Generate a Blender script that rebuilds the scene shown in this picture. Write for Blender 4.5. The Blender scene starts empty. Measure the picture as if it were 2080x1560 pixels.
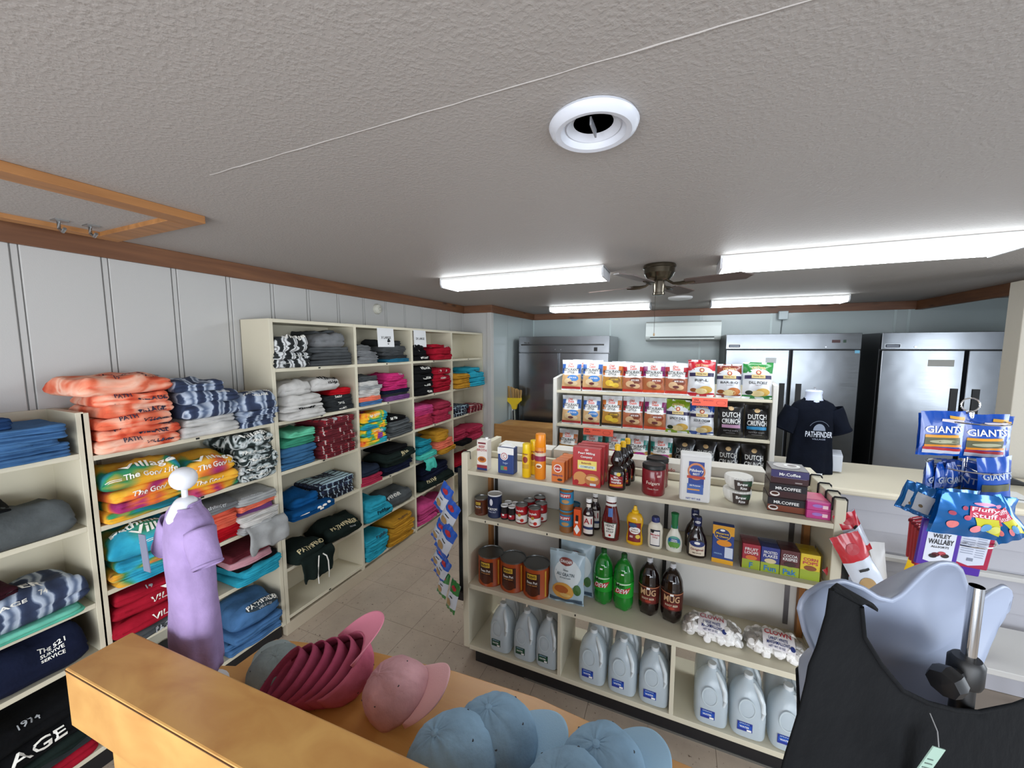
import bpy, math, random
from mathutils import Vector, Matrix, noise
from math import sin, cos, pi, radians, sqrt
# ------------------------------------------------------------------ camera, world, light, exposure
SC = bpy.context.scene
COL = SC.collection
EYE = 1.91
YAW, PIT = radians(23.4), radians(-5.5)
cam = bpy.data.cameras.new('camera'); cam.sensor_width = 36.0; cam.lens = 781.0 / 2080.0 * 36.0
cam.clip_start = 0.02; cam.clip_end = 60
co = bpy.data.objects.new('camera', cam); COL.objects.link(co)
co.location = (0, 0, EYE); co.rotation_euler = (pi / 2 + PIT, 0, YAW); SC.camera = co
W = bpy.data.worlds.new('daylight'); SC.world = W; W.use_nodes = True
W.node_tree.nodes['Background'].inputs[0].default_value = (0.80, 0.88, 1.0, 1)
W.node_tree.nodes['Background'].inputs[1].default_value = 0.70
SC.view_settings.view_transform = 'Standard'; SC.view_settings.look = 'None'
SC.view_settings.gamma = 1.0; SC.view_settings.use_curve_mapping = False
SC.view_settings.exposure = 0.30
TUBE = 11.0          # strength of the fluorescent lenses

def area_light(name, loc, rot, sx, sy, power, col=(1, 1, 1)):
    l = bpy.data.lights.new(name, 'AREA'); l.shape = 'RECTANGLE'; l.size = sx; l.size_y = sy
    l.energy = power; l.color = col
    o = bpy.data.objects.new(name, l); o.location = loc; o.rotation_euler = rot; COL.objects.link(o); return o
# shop windows behind and to the right of the photographer
area_light('window_light', (1.9, -1.9, 1.45), (radians(80), 0, radians(20)), 2.4, 1.3, 60, (0.84, 0.92, 1.0))
area_light('shop_front_light', (-0.6, -2.1, 1.15), (radians(88), 0, radians(4)), 3.4, 1.6, 85, (0.93, 0.96, 1.0))
area_light('door_light', (3.9, 1.6, 1.5), (radians(84), 0, radians(95)), 1.6, 1.3, 45, (0.84, 0.92, 1.0))

# ------------------------------------------------------------------ helpers
def lin(h):
    h = h.lstrip('#'); o = []
    for i in (0, 2, 4):
        c = int(h[i:i + 2], 16) / 255.0
        o.append(c / 12.92 if c <= 0.04045 else ((c + 0.055) / 1.055) ** 2.4)
    return (o[0], o[1], o[2], 1.0)
_M = {}
def nodes(m):
    m.use_nodes = True; nt = m.node_tree
    return nt, nt.nodes, nt.links, nt.nodes['Principled BSDF']
def C(h, r=0.5, metal=0.0, emit=0.0, bump=0.0, bs=60.0, trans=0.0, coat=0.0):
    k = (h, r, metal, emit, bump, bs, trans, coat)
    if k in _M: return _M[k]
    m = bpy.data.materials.new('paint_' + h.lstrip('#')); nt, N, L, P = nodes(m)
    P.inputs['Base Color'].default_value = lin(h); P.inputs['Roughness'].default_value = r
    P.inputs['Metallic'].default_value = metal
    if coat: P.inputs['Coat Weight'].default_value = coat
    if trans: P.inputs['Transmission Weight'].default_value = trans
    if emit:
        P.inputs['Emission Color'].default_value = lin(h); P.inputs['Emission Strength'].default_value = emit
    if bump:
        tc = N.new('ShaderNodeTexCoord'); n = N.new('ShaderNodeTexNoise'); n.inputs['Scale'].default_value = bs
        n.inputs['Detail'].default_value = 4
        b = N.new('ShaderNodeBump'); b.inputs['Strength'].default_value = bump; b.inputs['Distance'].default_value = 0.01
        L.new(tc.outputs['Object'], n.inputs['Vector']); L.new(n.outputs['Fac'], b.inputs['Height'])
        L.new(b.outputs['Normal'], P.inputs['Normal'])
    _M[k] = m; return m
def ramp(N, stops, const=False):
    r = N.new('ShaderNodeValToRGB'); e = r.color_ramp.elements
    if const: r.color_ramp.interpolation = 'CONSTANT'
    while len(e) < len(stops): e.new(0.5)
    for i, (p, c) in enumerate(stops):
        e[i].position = p; e[i].color = lin(c)
    return r
def fab(h, r=0.95):
    k = ('fab', h)
    if k in _M: return _M[k]
    m = bpy.data.materials.new('cloth_' + h.lstrip('#')); nt, N, L, P = nodes(m)
    tc = N.new('ShaderNodeTexCoord'); n = N.new('ShaderNodeTexNoise'); n.inputs['Scale'].default_value = 14; n.inputs['Detail'].default_value = 5
    mx = N.new('ShaderNodeMix'); mx.data_type = 'RGBA'; mx.blend_type = 'MULTIPLY'
    mx.inputs[6].default_value = lin(h); rr = ramp(N, [(0.25, '#b8b8b8'), (0.75, '#ffffff')])
    L.new(tc.outputs['Object'], n.inputs['Vector']); L.new(n.outputs['Fac'], rr.inputs[0]); L.new(rr.outputs[0], mx.inputs[7])
    mx.inputs[0].default_value = 0.6; L.new(mx.outputs[2], P.inputs['Base Color'])
    P.inputs['Roughness'].default_value = r; P.inputs['Specular IOR Level'].default_value = 0.12
    n2 = N.new('ShaderNodeTexNoise'); n2.inputs['Scale'].default_value = 45; n2.inputs['Detail'].default_value = 6
    b = N.new('ShaderNodeBump'); b.inputs['Strength'].default_value = 0.5; b.inputs['Distance'].default_value = 0.006
    L.new(tc.outputs['Object'], n2.inputs['Vector']); L.new(n2.outputs['Fac'], b.inputs['Height']); L.new(b.outputs['Normal'], P.inputs['Normal'])
    _M[k] = m; return m
def dye(name, stops, scale=9.0, dist=2.5, wave=False):
    k = ('dye', name)
    if k in _M: return _M[k]
    m = bpy.data.materials.new('tie_dye_' + name); nt, N, L, P = nodes(m)
    tc = N.new('ShaderNodeTexCoord')
    if wave:
        n = N.new('ShaderNodeTexWave'); n.inputs['Scale'].default_value = scale; n.inputs['Distortion'].default_value = dist
        n.inputs['Detail'].default_value = 2.5; n.inputs['Detail Scale'].default_value = 1.6; n.bands_direction = 'Y'
    else:
        n = N.new('ShaderNodeTexNoise'); n.inputs['Scale'].default_value = scale; n.inputs['Detail'].default_value = 1.5
        n.inputs['Distortion'].default_value = dist
    oi = N.new('ShaderNodeObjectInfo'); va = N.new('ShaderNodeVectorMath'); va.operation = 'ADD'
    vm = N.new('ShaderNodeVectorMath'); vm.operation = 'SCALE'; vm.inputs[3].default_value = 3.0
    L.new(oi.outputs['Location'], vm.inputs[0]); L.new(tc.outputs['Object'], va.inputs[0]); L.new(vm.outputs[0], va.inputs[1])
    r = ramp(N, stops); L.new(va.outputs[0], n.inputs['Vector']); L.new(n.outputs['Fac'], r.inputs[0]); L.new(r.outputs[0], P.inputs['Base Color'])
    P.inputs['Roughness'].default_value = 0.95
    n2 = N.new('ShaderNodeTexNoise'); n2.inputs['Scale'].default_value = 40; n2.inputs['Detail'].default_value = 5
    b = N.new('ShaderNodeBump'); b.inputs['Strength'].default_value = 0.5; b.inputs['Distance'].default_value = 0.006
    L.new(tc.outputs['Object'], n2.inputs['Vector']); L.new(n2.outputs['Fac'], b.inputs['Height']); L.new(b.outputs['Normal'], P.inputs['Normal'])
    _M[k] = m; return m
def plaid(name, base, c1, c2, sc=9.0):
    k = ('plaid', name)
    if k in _M: return _M[k]
    m = bpy.data.materials.new('plaid_' + name); nt, N, L, P = nodes(m)
    tc = N.new('ShaderNodeTexCoord'); prev = None
    for ax, ph, wd, col, w in (('Y', 0, 0.80, c1, sc), ('Z', 1.2, 0.78, c1, sc * 1.2), ('Y', 2.4, 0.955, c2, sc * .9), ('Z', 4.0, 0.95, c2, sc), ('X', 2.0, 0.8, c1, sc)):
        wv = N.new('ShaderNodeTexWave'); wv.bands_direction = ax; wv.inputs['Scale'].default_value = w; wv.inputs['Phase Offset'].default_value = ph
        wv.inputs['Distortion'].default_value = 0.8
        r = ramp(N, [(0.0, '#000000'), (wd, '#ffffff')], True); L.new(tc.outputs['Object'], wv.inputs['Vector']); L.new(wv.outputs['Fac'], r.inputs[0])
        mx = N.new('ShaderNodeMix'); mx.data_type = 'RGBA'; L.new(r.outputs[0], mx.inputs[0])
        if prev is None: mx.inputs[6].default_value = lin(base)
        else: L.new(prev, mx.inputs[6])
        mx.inputs[7].default_value = lin(col); prev = mx.outputs[2]
    L.new(prev, P.inputs['Base Color']); P.inputs['Roughness'].default_value = 0.95
    _M[k] = m; return m
def wood(name, c1, c2, scale=(1.5, 18, 18), rough=0.5, knots=False, bump=0.12, axis=None):
    k = ('wood', name)
    if k in _M: return _M[k]
    m = bpy.data.materials.new('wood_' + name); nt, N, L, P = nodes(m)
    tc = N.new('ShaderNodeTexCoord'); mp = N.new('ShaderNodeMapping'); mp.inputs['Scale'].default_value = scale
    n = N.new('ShaderNodeTexNoise'); n.inputs['Scale'].default_value = 1.6; n.inputs['Detail'].default_value = 6; n.inputs['Distortion'].default_value = 0.6
    r = ramp(N, [(0.3, c1), (0.7, c2)])
    L.new(tc.outputs['Object'], mp.inputs['Vector']); L.new(mp.outputs[0], n.inputs['Vector']); L.new(n.outputs['Fac'], r.inputs[0])
    out = r.outputs[0]
    if knots:
        v = N.new('ShaderNodeTexVoronoi'); v.inputs['Scale'].default_value = 1.0
        mp2 = N.new('ShaderNodeMapping'); mp2.inputs['Scale'].default_value = (2.2 if scale[0] < 5 else 9, 2.2 if scale[1] < 5 else 9, 9)
        L.new(tc.outputs['Object'], mp2.inputs['Vector']); L.new(mp2.outputs[0], v.inputs['Vector'])
        r2 = ramp(N, [(0.05, '#000000'), (0.16, '#ffffff')]); L.new(v.outputs['Distance'], r2.inputs[0])
        mx = N.new('ShaderNodeMix'); mx.data_type = 'RGBA'; mx.inputs[6].default_value = lin(knots)
        L.new(r2.outputs[0], mx.inputs[0]); L.new(out, mx.inputs[7]); out = mx.outputs[2]
    L.new(out, P.inputs['Base Color']); P.inputs['Roughness'].default_value = rough
    b = N.new('ShaderNodeBump'); b.inputs['Strength'].default_value = bump; b.inputs['Distance'].default_value = 0.004
    L.new(n.outputs['Fac'], b.inputs['Height']); L.new(b.outputs['Normal'], P.inputs['Normal'])
    _M[k] = m; return m

class MB:
    def __init__(s): s.v = []; s.f = []; s.mi = []; s.mats = []
    def m(s, mat):
        if mat not in s.mats: s.mats.append(mat)
        return s.mats.index(mat)
    def add(s, vs, fs, mat):
        o = len(s.v); s.v += [tuple(p) for p in vs]; k = s.m(mat)
        for f in fs: s.f.append(tuple(i + o for i in f)); s.mi.append(k)
    def box(s, x0, x1, y0, y1, z0, z1, mat, M=None):
        vs = [Vector((x, y, z)) for x in (x0, x1) for y in (y0, y1) for z in (z0, z1)]
        if M: vs = [M @ p for p in vs]
        s.add(vs, [(0, 1, 3, 2), (4, 6, 7, 5), (0, 4, 5, 1), (2, 3, 7, 6), (0, 2, 6, 4), (1, 5, 7, 3)], mat); return s
    def lathe(s, prof, mat, n=24, c=(0, 0, 0), ky=1.0, M=None, mats=None):
        vs = []; fs = []
        for r, z in prof:
            for i in range(n):
                a = 2 * pi * i / n; p = Vector((c[0] + r * cos(a), c[1] + ky * r * sin(a), c[2] + z))
                vs.append(M @ p if M else p)
        for j in range(len(prof) - 1):
            for i in range(n):
                fs.append((j * n + i, j * n + (i + 1) % n, (j + 1) * n + (i + 1) % n, (j + 1) * n + i))
        if prof[0][0] > 1e-5: fs.append(tuple(range(n - 1, -1, -1)))
        if prof[-1][0] > 1e-5: fs.append(tuple(range((len(prof) - 1) * n, len(prof) * n)))
        s.add(vs, fs, mat); return s
    def grid(s, fn, nu, nv, mat, cu=False, flip=False):
        vs = [fn(i / nu, j / nv) for j in range(nv + 1) for i in range(nu if cu else nu + 1)]
        w = nu if cu else nu + 1; fs = []
        for j in range(nv):
            for i in range(nu):
                a, b = j * w + i, j * w + (i + 1) % w
                q = (a, b, b + w, a + w) if not cu else (j * w + i, j * w + (i + 1) % w, (j + 1) * w + (i + 1) % w, (j + 1) * w + i)
                fs.append(q[::-1] if flip else q)
        s.add(vs, fs, mat); return s
    def prism(s, pts, z0, z1, mat, M=None):
        n = len(pts); vs = [Vector((x, y, z0)) for x, y in pts] + [Vector((x, y, z1)) for x, y in pts]
        if M: vs = [M @ p for p in vs]
        s.add(vs, [tuple(range(n - 1, -1, -1)), tuple(range(n, 2 * n))] + [(i, (i + 1) % n, n + (i + 1) % n, n + i) for i in range(n)], mat); return s
    def tube(s, pts, r, mat, n=8, closed=False):
        pts = [Vector(p) for p in pts]; m = len(pts); vs = []; fs = []
        rr = r if isinstance(r, (list, tuple)) else [r] * m
        for i, p in enumerate(pts):
            a = pts[(i - 1) % m] if (closed or i > 0) else p; b = pts[(i + 1) % m] if (closed or i < m - 1) else p
            t = (b - a).normalized(); u = t.cross(Vector((0, 0, 1)))
            if u.length < 0.05: u = t.cross(Vector((0, 1, 0)))
            u.normalize(); w = t.cross(u)
            for k in range(n):
                q = 2 * pi * k / n; vs.append(p + (u * cos(q) + w * sin(q)) * rr[i])
        for i in range(m if closed else m - 1):
            j = (i + 1) % m
            for k in range(n): fs.append((i * n + k, i * n + (k + 1) % n, j * n + (k + 1) % n, j * n + k))
        if not closed: fs += [tuple(range(n - 1, -1, -1)), tuple(range((m - 1) * n, m * n))]
        s.add(vs, fs, mat); return s
    def build(s, name, parent=None, smooth=35, bevel=0, solid=0, loc=None, rot=None, merge=False):
        if merge:
            key = {}; mp_ = []; nv = []
            for p in s.v:
                k = (round(p[0], 4), round(p[1], 4), round(p[2], 4))
                if k not in key: key[k] = len(nv); nv.append(p)
                mp_.append(key[k])
            fm = [(tuple(dict.fromkeys(mp_[i] for i in f)), m) for f, m in zip(s.f, s.mi)]; fm = [q for q in fm if len(q[0]) > 2]
            s.v, s.f, s.mi = nv, [q[0] for q in fm], [q[1] for q in fm]
        me = bpy.data.meshes.new(name); me.from_pydata(s.v, [], s.f)
        for mt in s.mats: me.materials.append(mt)
        me.polygons.foreach_set('material_index', s.mi)
        if smooth:
            me.polygons.foreach_set('use_smooth', [True] * len(s.f)); me.set_sharp_from_angle(angle=radians(smooth))
        me.update(); o = bpy.data.objects.new(name, me); COL.objects.link(o)
        if parent: o.parent = parent
        if loc: o.location = loc
        if rot: o.rotation_euler = rot
        if solid:
            d = o.modifiers.new('solidify', 'SOLIDIFY'); d.thickness = solid; d.offset = 0
        if bevel:
            b = o.modifiers.new('bevel', 'BEVEL'); b.width = bevel; b.segments = 2; b.limit_method = 'ANGLE'
        return o
# surfaces for flat print: S(u, v) -> point; print is laid a hair above the surface
def nrm(S, u, v, e=0.0015):
    a = S(u + e, v) - S(u - e, v); b = S(u, v + e) - S(u, v - e); n = a.cross(b)
    return n.normalized() if n.length > 1e-12 else Vector((0, -1, 0))
def on(S, u, v, eps): return S(u, v) + nrm(S, u, v) * eps
def quad(mb, S, cs, mat, eps=0.0008, nu=1, nv=1):
    def f(i, j):
        a = Vector(cs[0]) * (1 - i) + Vector(cs[1]) * i; b = Vector(cs[3]) * (1 - i) + Vector(cs[2]) * i
        p = a * (1 - j) + b * j; return on(S, p.x, p.y, eps)
    mb.grid(f, nu, nv, mat)
def rect(mb, S, u0, u1, v0, v1, mat, eps=0.0008, nu=1, nv=1): quad(mb, S, [(u0, v0), (u1, v0), (u1, v1), (u0, v1)], mat, eps, nu, nv)
def oval(mb, S, uc, vc, ru, rv, mat, eps=0.0012, n=20, rings=1, a0=0, a1=2 * pi, r0=0.0):
    vs = []; fs = []
    for j in range(rings + 2 if r0 == 0 else rings + 1):
        t = r0 + (1 - r0) * j / (rings + 1 if r0 == 0 else rings)
        for i in range(n + 1):
            a = a0 + (a1 - a0) * i / n; vs.append(on(S, uc + ru * t * cos(a), vc + rv * t * sin(a), eps))
    m = len(vs) // (n + 1)
    for j in range(m - 1):
        for i in range(n): fs.append((j * (n + 1) + i, (j + 1) * (n + 1) + i, (j + 1) * (n + 1) + i + 1, j * (n + 1) + i + 1))
    mb.add(vs, fs, mat)
_T = {}
def tgeo(t):
    if t in _T: return _T[t]
    cu = bpy.data.curves.new('letters', 'FONT'); cu.body = t; cu.offset = 0.018; cu.resolution_u = 2; cu.size = 1.0
    o = bpy.data.objects.new('letters', cu); me = bpy.data.meshes.new_from_object(o)
    vs = [(p.co.x, p.co.y) for p in me.vertices]; fs = [tuple(p.vertices) for p in me.polygons]
    bpy.data.objects.remove(o); bpy.data.meshes.remove(me); bpy.data.curves.remove(cu)
    x0, x1 = min(p[0] for p in vs), max(p[0] for p in vs)
    y0, y1 = min(p[1] for p in vs), max(p[1] for p in vs)
    _T[t] = ([((x - (x0 + x1) / 2) / (y1 - y0), (y - (y0 + y1) / 2) / (y1 - y0)) for x, y in vs], fs, (x1 - x0) / (y1 - y0)); return _T[t]
def text(mb, S, t, uc, vc, h, mat, eps=0.0018, w=None, rot=0.0, shear=0.0, arch=0.0):
    vs, fs, asp = tgeo(t); kx = (w / asp) if w else h; out = []
    for x, y in vs:
        px, py = x * kx + shear * y * h, y * h; py += arch * (1 - (2 * px / (w or asp * h)) ** 2)
        u = px * cos(rot) - py * sin(rot); v = px * sin(rot) + py * cos(rot)
        out.append(on(S, uc + u, vc + v, eps))
    mb.add(out, fs, mat)

def tag(o, label, cat, group=None):
    o['label'] = label; o['category'] = cat
    if group: o['group'] = group
    return o
def thing(name, label, cat, loc=(0, 0, 0), rz=0.0, group=None, rot=None):
    o = bpy.data.objects.new(name, None); COL.objects.link(o); o.location = loc
    o.rotation_euler = rot if rot else (0, 0, rz); o.empty_display_size = 0.05; return tag(o, label, cat, group)
def dup(root, loc, label=None, rz=None, rot=None, group=None):
    r = root.copy(); COL.objects.link(r); r.location = loc
    if rz is not None: r.rotation_euler = (0, 0, rz)
    if rot is not None: r.rotation_euler = rot
    if label: r['label'] = label
    if group: r['group'] = group
    for ch in list(root.children):
        c = ch.copy(); COL.objects.link(c); c.parent = r
        for g in list(ch.children):
            d = g.copy(); COL.objects.link(d); d.parent = c
    return r
def struct(o): o['kind'] = 'structure'; return o
def flat(y): return lambda u, v: Vector((u, y, v))          # print plane facing -y
def cyl(r, ky=1.0):                                          # u = arc length from the front, v = height
    R = r if callable(r) else (lambda v: r)
    def S(u, v):
        q = R(v); k = u / max(q, 1e-4); return Vector((q * sin(k), -ky * q * cos(k), v))
    return S
def interp(prof):
    pz = [(z, r) for r, z in prof]
    def R(v):
        if v <= pz[0][0]: return pz[0][1]
        for (z0, r0), (z1, r1) in zip(pz, pz[1:]):
            if v <= z1: return r0 + (r1 - r0) * (v - z0) / max(1e-6, z1 - z0)
        return pz[-1][1]
    return R
def ray_at(u, v, d):                                         # point seen at a photo pixel, d metres along the view axis
    x = (u - 1040) / 781 * d; yv = -(v - 780) / 781 * d
    fx = Vector((-sin(YAW) * cos(PIT), cos(YAW) * cos(PIT), sin(PIT))); rx = Vector((cos(YAW), sin(YAW), 0)); ux = rx.cross(fx)
    return Vector((0, 0, EYE)) + fx * d + rx * x + ux * yv
R_ = random.Random(4)
STEEL = C('#b4b6b6', 0.28, 1.0); CHROME = C('#dcdcdc', 0.12, 1.0); BLACK = C('#0c0c0d', 0.45); WHITEP = C('#e9e9e6', 0.4)
# ------------------------------------------------------------------ the room
CEIL = 2.435
def tile_mat():
    m = bpy.data.materials.new('vinyl_tile'); nt, N, L, P = nodes(m)
    tc = N.new('ShaderNodeTexCoord'); oi = N.new('ShaderNodeObjectInfo')
    va = N.new('ShaderNodeVectorMath'); va.operation = 'ADD'; L.new(tc.outputs['Object'], va.inputs[0]); L.new(oi.outputs['Location'], va.inputs[1])
    n = N.new('ShaderNodeTexNoise'); n.inputs['Scale'].default_value = 3; n.inputs['Detail'].default_value = 8; n.inputs['Roughness'].default_value = 0.7
    r = ramp(N, [(0.3, '#a39484'), (0.7, '#b9a997')]); L.new(va.outputs[0], n.inputs['Vector']); L.new(n.outputs['Fac'], r.inputs[0])
    v = N.new('ShaderNodeTexNoise'); v.inputs['Scale'].default_value = 55; v.inputs['Detail'].default_value = 2
    r2 = ramp(N, [(0.66, '#ffffff'), (0.74, '#7b6c60')]); L.new(va.outputs[0], v.inputs['Vector']); L.new(v.outputs['Fac'], r2.inputs[0])
    mx = N.new('ShaderNodeMix'); mx.data_type = 'RGBA'; mx.blend_type = 'MULTIPLY'; mx.inputs[0].default_value = 1
    L.new(r.outputs[0], mx.inputs[6]); L.new(r2.outputs[0], mx.inputs[7]); L.new(mx.outputs[2], P.inputs['Base Color'])
    P.inputs['Roughness'].default_value = 0.42; return m
TILE = tile_mat()
fl = struct(MB().box(-2.62, 3.6, -2.2, 6.0, -0.12, -0.003, C('#8f8275', 0.6)).build('floor', smooth=0))
T0 = None
for i in range(11):
    for j in range(15):
        x, y = -2.36 + i * 0.305, 0.30 + j * 0.305
        if T0 is None:
            T0 = MB().box(-0.1515, 0.1515, -0.1515, 0.1515, -0.003, 0.0, TILE).build('floor_tile', fl, 0)
            o = T0
        else:
            o = T0.copy(); COL.objects.link(o); o.parent = fl
        o.location = (x, y, 0.0)
def ceil_mat():
    m = bpy.data.materials.new('textured_ceiling'); nt, N, L, P = nodes(m)
    P.inputs['Base Color'].default_value = lin('#a39d98'); P.inputs['Roughness'].default_value = 0.6
    tc = N.new('ShaderNodeTexCoord'); n = N.new('ShaderNodeTexNoise'); n.inputs['Scale'].default_value = 105; n.inputs['Detail'].default_value = 4
    r = ramp(N, [(0.42, '#000000'), (0.72, '#ffffff')]); b = N.new('ShaderNodeBump'); b.inputs['Strength'].default_value = 0.3; b.inputs['Distance'].default_value = 0.003
    L.new(tc.outputs['Object'], n.inputs['Vector']); L.new(n.outputs['Fac'], r.inputs[0]); L.new(r.outputs[0], b.inputs['Height']); L.new(b.outputs['Normal'], P.inputs['Normal'])
    return m
CM = ceil_mat()
ce = struct(MB().box(-2.75, 3.6, -2.2, 6.1, CEIL, CEIL + 0.1, CM).build('ceiling', smooth=0))
mb = MB(); pts = [(-1.34 + i * 0.03, 0.765 + 0.003 * noise.noise(Vector((i * .4, 0, 0))), CEIL - 0.0005) for i in range(110)]
mb.tube(pts, [0.0012 + 0.0022 * abs(noise.noise(Vector((i * .9, 3, 0)))) for i in range(110)], CM, 6); mb.build('ceiling_seam', ce)
WALLP = C('#b9b8b5', 0.55, bump=0.05, bs=200); FRP = C('#a0abac', 0.22, bump=0.08, bs=9)
TRIMW = wood('trim', '#5f3a22', '#7d5233', (14, 1.2, 14), 0.5, '#3a2417'); TRIMX = wood('trim_across', '#5f3d2a', '#7a5238', (1.2, 14, 14), 0.5, '#3f2a1c')
wl = struct(MB().box(-2.72, -2.60, -2.2, 4.4, 0, CEIL, C('#aaa9a6', 0.7)).build('wall_left', smooth=0))
y = 0.711 - 0.281 * 3; k = 0
while y < 4.38:
    MB().box(-2.60, -2.59, y, min(y + 0.253, 4.4), 0, CEIL, WALLP).build('wall_plank', wl, 0, bevel=0.003); y += 0.281
    MB().box(-2.60, -2.5925, y - 0.023, y - 0.005, 0, CEIL, WALLP).build('wall_batten', wl, 0)
wj = struct(MB().box(-2.72, -2.2, 4.4, 6.07, 0, CEIL, WALLP).build('wall_jog', smooth=0))
for a, b in ((4.47, 4.93), (4.934, 5.45), (5.454, 5.945)): MB().box(-2.2, -2.196, a, b, 0, CEIL, FRP).build('wall_panel', wj, 0)
struct(MB().box(-2.245, -2.185, 4.385, 4.46, 0, CEIL - 0.09, WALLP).build('trim_1', smooth=0, bevel=0.004))
wb = struct(MB().box(-2.2, 3.6, 5.95, 6.07, 0, CEIL, C('#9fb0b0', 0.5)).build('wall_back', smooth=0))
xs = [-2.19, -0.96, 0.26, 1.08, 2.30, 2.42, 3.56]
for a, b in zip(xs, xs[1:]):
    MB().box(a + 0.004, b - 0.004, 5.944, 5.95, 0, CEIL, FRP).build('wall_panel', wb, 0)
    MB().box(a - 0.012, a + 0.012, 5.941, 5.945, 0, CEIL, C('#aebcbc', 0.3)).build('joint_strip', wb, 0)
struct(MB().box(3.5, 3.6, 3.75, 5.95, 0, CEIL, FRP).build('wall_right', smooth=0))
struct(MB().box(2.02, 2.40, 3.6, 3.74, 0, 2.34, C('#b9b2a4', 0.6, bump=0.1, bs=60)).build('wall_pillar', smooth=0, bevel=0.004))
struct(MB().box(-2.59, -2.565, -2.2, 4.4, 2.342, CEIL, TRIMW).build('trim_2', smooth=0, bevel=0.003))
struct(MB().box(-2.59, -2.17, 4.375, 4.4, 2.342, CEIL, TRIMX).build('trim_3', smooth=0, bevel=0.003))
struct(MB().box(-2.196, -2.17, 4.4, 5.95, 2.342, CEIL, TRIMW).build('trim_4', smooth=0, bevel=0.003))
struct(MB().box(-2.17, 2.47, 5.918, 5.944, 2.342, CEIL, TRIMX).build('trim_5', smooth=0, bevel=0.003))
struct(MB().box(2.47, 2.53, -2.2, 5.944, 2.335, CEIL, TRIMW).build('trim_6', smooth=0, bevel=0.003))

# attic hatch on the ceiling: board frame, panel, two metal hooks
HW = wood('hatch', '#8a5a2e', '#b07a45', (14, 1.5, 14), 0.5, '#5a3418')
h = thing('attic_hatch', 'wood framed attic hatch on the ceiling above the left wall', 'hatch', (-2.12, 0.1, CEIL))
for (x0, x1, y0, y1) in ((0.255, 0.345, -0.9, 0.885), (-0.345, -0.285, -0.9, 0.885), (-0.285, 0.255, 0.80, 0.885)):
    MB().box(x0, x1, y0, y1, -0.03, 0, HW).build('frame_board', h, 0, bevel=0.002)
MB().box(-0.285, 0.255, -0.9, 0.80, -0.012, 0, CM).build('hatch_panel', h, 0)
for i, yy in enumerate((0.655, 0.74)):
    mb = MB(); x = -0.22 + i * 0.02
    mb.box(x - 0.012, x + 0.035, yy - 0.02, yy + 0.02, -0.017, -0.012, STEEL)
    mb.tube([(x, yy, -0.015), (x, yy, -0.045), (x + 0.03, yy, -0.06), (x + 0.05, yy, -0.05)], 0.006, STEEL, 8); mb.build('hook', h)

# ceiling vent
v = thing('ceiling_vent', 'round white air vent in the middle of the ceiling', 'vent', (-0.205, 0.955, CEIL))
VW = C('#cfd2da', 0.35)
MB().lathe([(0.064, 0), (0.100, -0.001), (0.104, -0.008), (0.100, -0.018), (0.088, -0.026), (0.076, -0.024), (0.066, -0.012), (0.062, 0.0)], VW, 48).build('rim', v)
MB().lathe([(0.0, -0.0012), (0.066, -0.0012)], C('#1b1b1e', 0.8), 32).build('duct', v)
MB().lathe([(0.046, -0.001), (0.062, -0.014), (0.066, -0.010), (0.05, -0.001)], VW, 40).build('inner_ring', v)
MB().box(-0.002, 0.002, -0.03, 0.03, -0.02, -0.002, C('#8d8f95', 0.4)).build('bracket', v, 0)

# fluorescent fixtures
LENS = C('#f4fbff', 0.4, emit=TUBE)
def fixture():
    t = thing('ceiling_light', '', 'light')
    MB().box(-0.62, 0.62, -0.135, 0.135, -0.018, 0, WHITEP).build('housing', t, 0, bevel=0.003)
    sec = [(-0.128, -0.018), (-0.128, -0.048), (-0.112, -0.066), (0.112, -0.066), (0.128, -0.048), (0.128, -0.018)]
    Mx = Matrix(((0, 0, 1, 0), (1, 0, 0, 0), (0, 1, 0, 0), (0, 0, 0, 1)))
    MB().prism(sec, -0.607, 0.607, LENS, Mx).build('lens', t, 0)
    e = [(-0.134, 0), (-0.134, -0.05), (-0.115, -0.071), (0.115, -0.071), (0.134, -0.05), (0.134, 0)]
    for a in (-0.62, 0.607): MB().prism(e, a, a + 0.013, C('#d4d6da', 0.5), Mx).build('end_cap', t, 0)
    return t
f0 = fixture()
for i, (x, y, l) in enumerate(((-1.085, 2.68, 'fluorescent ceiling light left of the fan, near the left shelves'), (0.82, 2.70, 'largest fluorescent ceiling light, at right nearest the camera'),
                               (-0.95, 4.97, 'far fluorescent ceiling light above the left freezer'), (0.93, 5.05, 'far fluorescent ceiling light above the middle freezer'))):
    if i == 0: f0.location = (x, y, CEIL); f0['label'] = l
    else: dup(f0, (x, y, CEIL), l)
for o in [o for o in bpy.data.objects if o.name.startswith('ceiling_light')]: o['group'] = 'fluorescent ceiling lights'

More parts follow.
